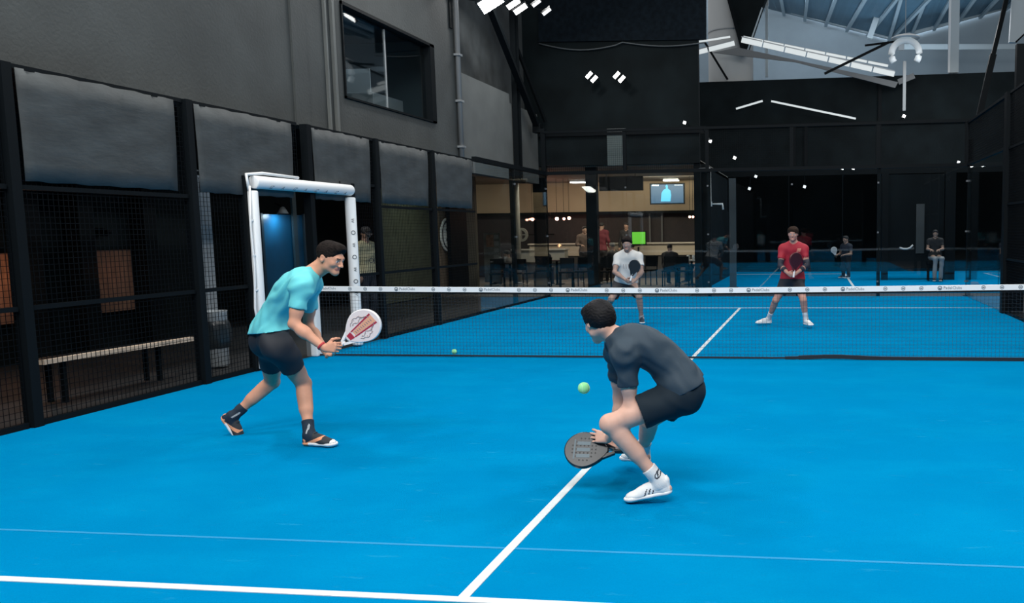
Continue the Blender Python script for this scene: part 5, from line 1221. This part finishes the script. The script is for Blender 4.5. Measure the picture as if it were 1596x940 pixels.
# ------------------------------------------------------------------ the two players across the net
s = .97; Y0 = 3.75
J = {}
J['pelvis'] = at(1235, 437, y=3.62); J['neck'] = at(1237, 380, y=3.52); J['spine'] = at(1236, 410, y=3.66)
J['hipL'] = at(1244, 438, y=3.60); J['hipR'] = at(1226, 438, y=3.64); J['shL'] = at(1253, 388, y=3.50); J['shR'] = at(1220, 388, y=3.54)
J['anL'] = at(1256, 499, y=3.45); J['knL'] = at(1252, 468, y=3.35); J['anR'] = at(1198, 497, y=3.86); J['knR'] = at(1209, 468, y=3.60)
J['elL'] = at(1258, 414, y=3.42); J['wrL'] = at(1241, 426, y=3.26); J['elR'] = at(1216, 414, y=3.44); J['wrR'] = at(1229, 427, y=3.26)
J['head'] = at(1236, 364, y=3.46); J['face'] = V3(-.08, -.98, -.12); J['up'] = V3(0, -.12, .99); J['facing'] = V3(0, -1, 0)
J['toeL'] = V3(.45, -.89, 0); J['toeR'] = V3(-.93, -.36, 0)
handsR = {'L': dict(d=V3(-.6, -.6, -.2), n=V3(-.6, .3, -.3), side=V3(0, 0, 1), curl=(60, 60, 40)), 'R': dict(d=V3(.5, -.7, -.2), n=V3(.7, .2, 0), side=V3(0, 0, 1), curl=(60, 60, 40))}
REDJ = mat('red_jersey', (.36, .012, .03), .7)
def cl_red(c):
    m = np.zeros(len(c), int); f = c[:, 1] < 3.45
    for (px, py, w, h) in ((1226, 392, .045, .020), (1245, 390, .030, .028)):
        P = at(px, py, y=3.36); m[f & (np.abs(c[:, 0]-P[0]-.3*(c[:, 2]-P[2])) < w) & (np.abs(c[:, 2]-P[2]) < h)] = 1
    return m
pC, JC = make_person('player in a red shirt and black shorts standing across the net', J, s, skin_mat('d', (.46, .25, .20)), shirt=dict(mat=[REDJ, mat('orange_badge', (.62, .22, .16), .6)], wr=.003, classify=cl_red), shorts=dict(mat=BLK),
    socks=dict(mat=mat('white_sock_far', (.66, .68, .70), .8)), shoes=dict(mat=WSH, sole=WSOLE, lace=MARK), hair=mat('brown_hair', (.03, .018, .013), .8, spec=.1, noise=.3, nscale=30), hairstyle='fringe', voxel=.0085, hands=handsR, shorts_len=.62, sock_h=.16)
for a in 'LR':                              # dark arm sleeves
    q = MB(); sh, el, wr = JC['sh'+a], JC['el'+a], JC['wr'+a]
    q.tube([sh+(el-sh)*.58, sh+(el-sh)*.85, el, el+(wr-el)*.3, el+(wr-el)*.62], [.049, .048, .049, .047, .041], 16); q.build('arm_sleeve', mat('navy_arm_sleeve', (.012, .016, .03), .7), pC, smooth=True)
racket('dark red padel racket held upright before the player in red', at(1240, 405, y=3.16), V3(.12, -.10, 1), V3(.5, -.85, -.1), [mat('dark_red_lacquer', (.10, .01, .015), .4), mat('maroon_lacquer', (.05, .006, .01), .4), BK, RW], scale=.88)
s = .96
J = {}
J['pelvis'] = at(975, 440, y=3.92); J['neck'] = at(979, 393, y=3.80); J['spine'] = at(978, 418, y=3.84)
J['hipL'] = at(985, 442, y=3.98); J['hipR'] = at(966, 442, y=3.98); J['shL'] = at(996, 400, y=3.74); J['shR'] = at(963, 401, y=3.80)
J['anL'] = at(1000, 496, y=3.80); J['knL'] = at(996, 462, y=3.62); J['anR'] = at(940, 492, y=3.98); J['knR'] = at(953, 466, y=3.66)
J['elL'] = at(1000, 424, y=3.66); J['wrL'] = at(990, 437, y=3.50); J['elR'] = at(958, 424, y=3.64); J['wrR'] = at(976, 437, y=3.50)
J['head'] = at(977, 379, y=3.68); J['face'] = V3(.0, -.97, -.22); J['up'] = V3(0, -.2, .97); J['facing'] = V3(0, -1, 0)
J['toeL'] = V3(.25, -.96, 0); J['toeR'] = V3(-.5, -.86, 0)
WJ = mat('pale_grey_jersey', (.60, .61, .60), .75)
def cl_w(c):
    m = np.zeros(len(c), int); f = c[:, 1] < 3.78
    for px in (969, 973, 977, 981):
        P = at(px, 416, y=3.6); m[f & (np.abs(c[:, 0]-P[0]) < .006) & (np.abs(c[:, 2]-P[2]) < .04)] = 1
    return m
pD, JD = make_person('player in a white shirt crouching behind the net before the cafe', J, s, skin_mat('e', (.34, .23, .19)), shirt=dict(mat=[WJ, mat('grey_print', (.25, .26, .27))], wr=.005, vneck=True, classify=cl_w), shorts=dict(mat=mat('dark_grey_shorts', (.03, .032, .036), .8)),
    socks=dict(mat=mat('grey_sock', (.28, .32, .36), .8)), shoes=dict(mat=mat('navy_shoe', (.015, .03, .05), .7), sole=WSOLE, lace=MARK), hair=HAIRD, hairstyle='fringe', voxel=.0085, hands=handsR, shorts_len=.75, sock_h=.07)
racket('black padel racket held upright against the white shirt', at(989, 415, y=3.40), V3(.32, -.1, .95), V3(-.2, -.97, 0), [BK, BK, mat('hole_dark', (.004, .006, .008)), WHITEPAD], scale=.80)
lg = MB(); 

# ------------------------------------------------------------------ people beyond the court
def seated(px, py, Y, seat_z, face, s=.95, lean=.05):        # px,py: head centre
    H = at(px, py, y=Y); f = nrm(face); r = nrm(np.cross(f, V3(0, 0, 1))); J = {}
    dz = H[2]-seat_z-.10; N = H-V3(0, 0, .16)-f*.03
    J['head'] = H; J['neck'] = N; J['pelvis'] = V3(H[0], H[1], seat_z+.09)-f*lean*2; J['spine'] = (J['neck']+J['pelvis'])/2-f*.05
    for a, g in (('L', -1), ('R', 1)):
        J['sh'+a] = N+r*g*.175-V3(0, 0, .055); J['hip'+a] = J['pelvis']+r*g*.09
        J['kn'+a] = J['hip'+a]+f*.42+r*g*.06+V3(0, 0, .0); J['an'+a] = V3(*(J['kn'+a][:2]+f[:2]*.02), .085)
        J['el'+a] = J['sh'+a]+r*g*.05+f*.08-V3(0, 0, .25); J['wr'+a] = J['el'+a]+f*.22-r*g*.12+V3(0, 0, -.02); J['toe'+a] = f
    J['face'] = f-V3(0, 0, .15); J['up'] = V3(0, 0, 1)+f*.1; J['facing'] = f; return J
def standing(px, py, Y, face, s=.97, arms='down', x=None):
    H = at(px, py, y=Y) if x is None else at(px, py, x=x); f = nrm(face); r = nrm(np.cross(f, V3(0, 0, 1))); J = {}; N = H-V3(0, 0, .17)-f*.03
    hipz = min(.92, (N[2]-.06)*.62); J['head'] = H; J['neck'] = N; J['pelvis'] = V3(N[0], N[1], hipz+.04); J['spine'] = (J['neck']+J['pelvis'])/2
    for a, g in (('L', -1), ('R', 1)):
        J['sh'+a] = N+r*g*.18-V3(0, 0, .055); J['hip'+a] = J['pelvis']+r*g*.09-V3(0, 0, .03); J['kn'+a] = V3(*(J['hip'+a][:2]+f[:2]*.03+r[:2]*g*.02), hipz*.53); J['an'+a] = V3(*(J['hip'+a][:2]+r[:2]*g*.04), .085)
        if arms == 'down': J['el'+a] = J['sh'+a]+r*g*.06-V3(0, 0, .27); J['wr'+a] = J['el'+a]+f*.07-V3(0, 0, .23)
        else: J['el'+a] = J['sh'+a]+r*g*.08-V3(0, 0, .25)+f*.03; J['wr'+a] = J['el'+a]+f*.20-r*g*.10-V3(0, 0, .02)
        J['toe'+a] = f
    J['face'] = f-V3(0, 0, .1); J['up'] = V3(0, 0, 1.); J['facing'] = f; return J
DK = mat('black_clothing', (.012, .012, .014), .8); DK2 = mat('dark_blue_clothing', (.012, .018, .032), .8); JEANS = mat('dark_jeans', (.02, .026, .038), .8); SHD = mat('dark_shoe', (.02, .02, .022), .6)
CREAM = mat('cream_sweatshirt', (.40, .38, .25), .8); MARN = mat('maroon_shirt', (.10, .012, .02), .8); BROWN = mat('brown_shirt', (.07, .045, .035), .8); GREYT = mat('grey_trousers', (.25, .26, .27), .8)
SKD = skin_mat('dim', (.32, .20, .15)); HB = mat('black_hair_far', (.012, .011, .012), .7); HG = mat('grey_hair', (.10, .10, .10), .8)
def far(label, J, sh, tr, hair=HB, cap=None, long=True, trous=True, skin=SKD, s=.95, g=None, vox=.012):
    return make_person(label, J, s, skin, shirt=dict(mat=sh, wr=.004), shorts=dict(mat=tr), shoes=dict(mat=SHD, sole=WSOLE, lace=SHD), hair=hair, hairstyle='short', voxel=vox, cvox=vox, long_sleeve=long, trousers=trous, details=False, cap=cap, group=g)
Jh = standing(570, 364, 0, V3(.96, -.2, 0), x=-6.3); Jh['face'] = V3(.8, -.5, -.5)
pH, _ = far('person in a cream sweatshirt and dark cap standing behind the left fence', Jh, CREAM, DK2, cap=mat('dark_cap', (.03, .03, .035), .7), vox=.009)
em = MB(); c0 = Jh['neck']+V3(.165, -.085, -.30); ring(em, c0+V3(.0, -.03, 0), (.4, .9, 0), (0, 0, 1), .045, .014, .004); em.bar(c0+V3(.01, .05, -.05), c0+V3(.01, .05, .05), .012); em.build('printed_emblem', MARK, pH)
far('person in black sitting with their back turned, right of the green screen', seated(1044, 386, 14.3, .45, V3(.1, 1, 0)), DK, JEANS)
far('person with greyish hair in black sitting left of the player in white', seated(954, 384, 15.6, .45, V3(-.9, .4, 0)), DK, DK, HG)
far('person in dark blue sitting with their back turned before the serving counter', seated(846, 388, 14.2, .45, V3(0, 1, 0)), DK2, DK2)
far('person in a brown shirt standing behind the small white cafe table', standing(911, 358, 16.4, V3(.5, -.8, 0), arms='fwd'), BROWN, DK)
far('person in dark red standing with arms down right of the black square column', standing(938, 352, 17.6, V3(.2, 1, 0)), MARN, DK)
far('person in black standing deep in the cafe above the head of the player in white', standing(976, 352, 17.9, V3(-.1, -1, 0)), DK, DK)
far('person in grey leaning by the poster at the left end of the cafe', seated(790, 396, 14.5, .45, V3(-1, .2, 0)), mat('grey_jumper', (.07, .07, .07), .8), DK)
far('person seated at the far right cafe table, mostly hidden', seated(1088, 398, 15.5, .45, V3(-1, .1, 0)), DK, DK)
Js = seated(1458, 364, 15.9, .62, V3(-.15, -1, 0)); 
for a in 'LR': Js['kn'+a] = Js['hip'+a]+V3(.05, -.40, -.03); Js['an'+a] = V3(Js['kn'+a][0]-.02, Js['kn'+a][1]+.05, .09)
far('seated person in black T-shirt and grey trousers beyond the far right glass', Js, DK, GREYT, long=False)
Jd = standing(1318, 373, 17.6, V3(-.7, -.6, 0), arms='fwd'); far('person in dark clothes playing on the neighbouring court', Jd, DK2, DK, long=False)
q = Jd['wrR']+V3(-.12, -.18, .15)
racket('pale racket held by the player on the neighbouring court', q, V3(-.3, -.1, 1), V3(.3, -1, 0), [RW, mat('grey_lacquer', (.4, .42, .43), .4), BK, BK], scale=.8)

# ------------------------------------------------------------------ cafe furniture
def chair(px, py, Y, rot, label, grp='dark cafe chairs', m=None):
    p = at(px, py, y=Y); x, y = p[0], p[1]; t = thing('cafe_chair', (x, y, 0), label, 'chair', grp); m = m or BLACKM; c, s_ = math.cos(rot), math.sin(rot)
    def q(u, v, z): return (x+c*u-s_*v, y+s_*u+c*v, z)
    st = MB(); st.poly([q(-.21, -.21, .43), q(.21, -.21, .43), q(.21, .21, .43), q(-.21, .21, .43)], (0, 0, .04)); st.build('seat', m, t)
    bk = MB(); bk.poly([q(-.20, .20, .55), q(.20, .20, .55), q(.21, .24, .86), q(-.21, .24, .86)], Vector(q(0, .03, 0))-Vector(q(0, 0, 0))); bk.build('backrest', m, t)
    for u in (-.19, .19):
        for v in (-.19, .19): MB().bar(q(u, v, 0), q(u*.95, v*.95, .44), .028).build('leg', m, t)
        MB().bar(q(u, .2, .44), q(u, .235, .86), .025).build('back_post', m, t)
    return t
def table(px, py, Y, label, top, w=.35, h=.74):
    p = at(px, py, y=Y); x, y = p[0], p[1]; t = thing('cafe_table', (x, y, 0), label, 'table', None)
    MB().bbox((x-w, y-w, h-.03), (x+w, y+w, h), .01).build('table_top', top, t); MB().tube([(x, y, .02), (x, y, h-.03)], .035, 12).build('pedestal', BLACKM, t, smooth=True)
    MB().lathe([(0, .03), (.22, .02), (.24, 0), (0, 0)], (x, y, 0), 20).build('base', BLACKM, t); return x, y, h
WT = mat('white_table_top', (.50, .52, .52), .4)
tx, ty, th = table(927, 412, 14.7, 'small white-topped cafe table with a bottle on it', WT, .32)
bt_ = thing('bottle', (tx-.0, ty, th), 'white bottle standing on the small cafe table', 'bottle'); MB().lathe([(.0, 0), (.04, 0), (.045, .02), (.045, .15), (.018, .21), (.018, .25), (0, .25)], (tx, ty, th), 16).build('body', mat('bottle_white', (.55, .55, .54), .3), bt_, smooth=True); MB().lathe([(.0, .02), (.02, .02), (.02, 0)], (tx, ty, th+.25), 12).build('cap', METALG, bt_)
tx, ty, th = table(1078, 412, 14.6, 'white-topped cafe table at the right end of the cafe', WT, .30)
for k in range(2):
    x = tx-.1+.16*k; c = thing('paper_cup', (x, ty, th), 'white paper cup on the right cafe table, %s one' % ('left' if k == 0 else 'right'), 'cup'); MB().lathe([(0, 0), (.035, 0), (.045, .13), (.04, .13), (.03, .01)], (x, ty, th), 14).build('body', WHITEPAD, c, smooth=True); MB().lathe([(.046, .12), (.047, .135), (.0, .14)], (x, ty, th), 14).build('lid', WHITEPAD, c)
table(795, 418, 13.2, 'dark cafe table beside the printed poster', BLACKM, .4)
table(868, 418, 15.0, 'dark cafe table before the serving counter', BLACKM, .35)
for i, (px, Y, r, lab) in enumerate(((775, 12.6, .3, 'dark chair left of the dark table by the poster'), (818, 12.9, 2.9, 'dark chair between the poster table and the pale column'), (846, 13.8, 0, 'dark chair under the person in dark blue'), (883, 13.3, .2, 'dark chair left of the black square column'),
        (905, 13.7, -.2, 'dark chair just left of the small white table'), (942, 13.6, .2, 'dark chair just right of the small white table'), (958, 15.3, 1.5, 'dark chair under the person with greyish hair'), (1010, 14.4, -.3, 'dark chair between the player in white and the seated person in black'), (1044, 13.8, 0, 'dark chair under the person in black sitting with their back turned'), (1066, 13.6, .4, 'dark blue-lit chair before the right cafe table'))):
    chair(px, 420, Y, r, lab)
bc = thing('stool', (Js['pelvis'][0], Js['pelvis'][1], 0), 'black stool under the seated person beyond the right glass', 'stool'); x, y = Js['pelvis'][:2]
MB().bbox((x-.25, y-.2, .5), (x+.25, y+.2, .62), .02).build('seat', BLACKM, bc)
for u in (-.2, .2):
    for v in (-.15, .15): MB().bar((x+u, y+v, 0), (x+u, y+v, .5), .035).build('leg', BLACKM, bc)
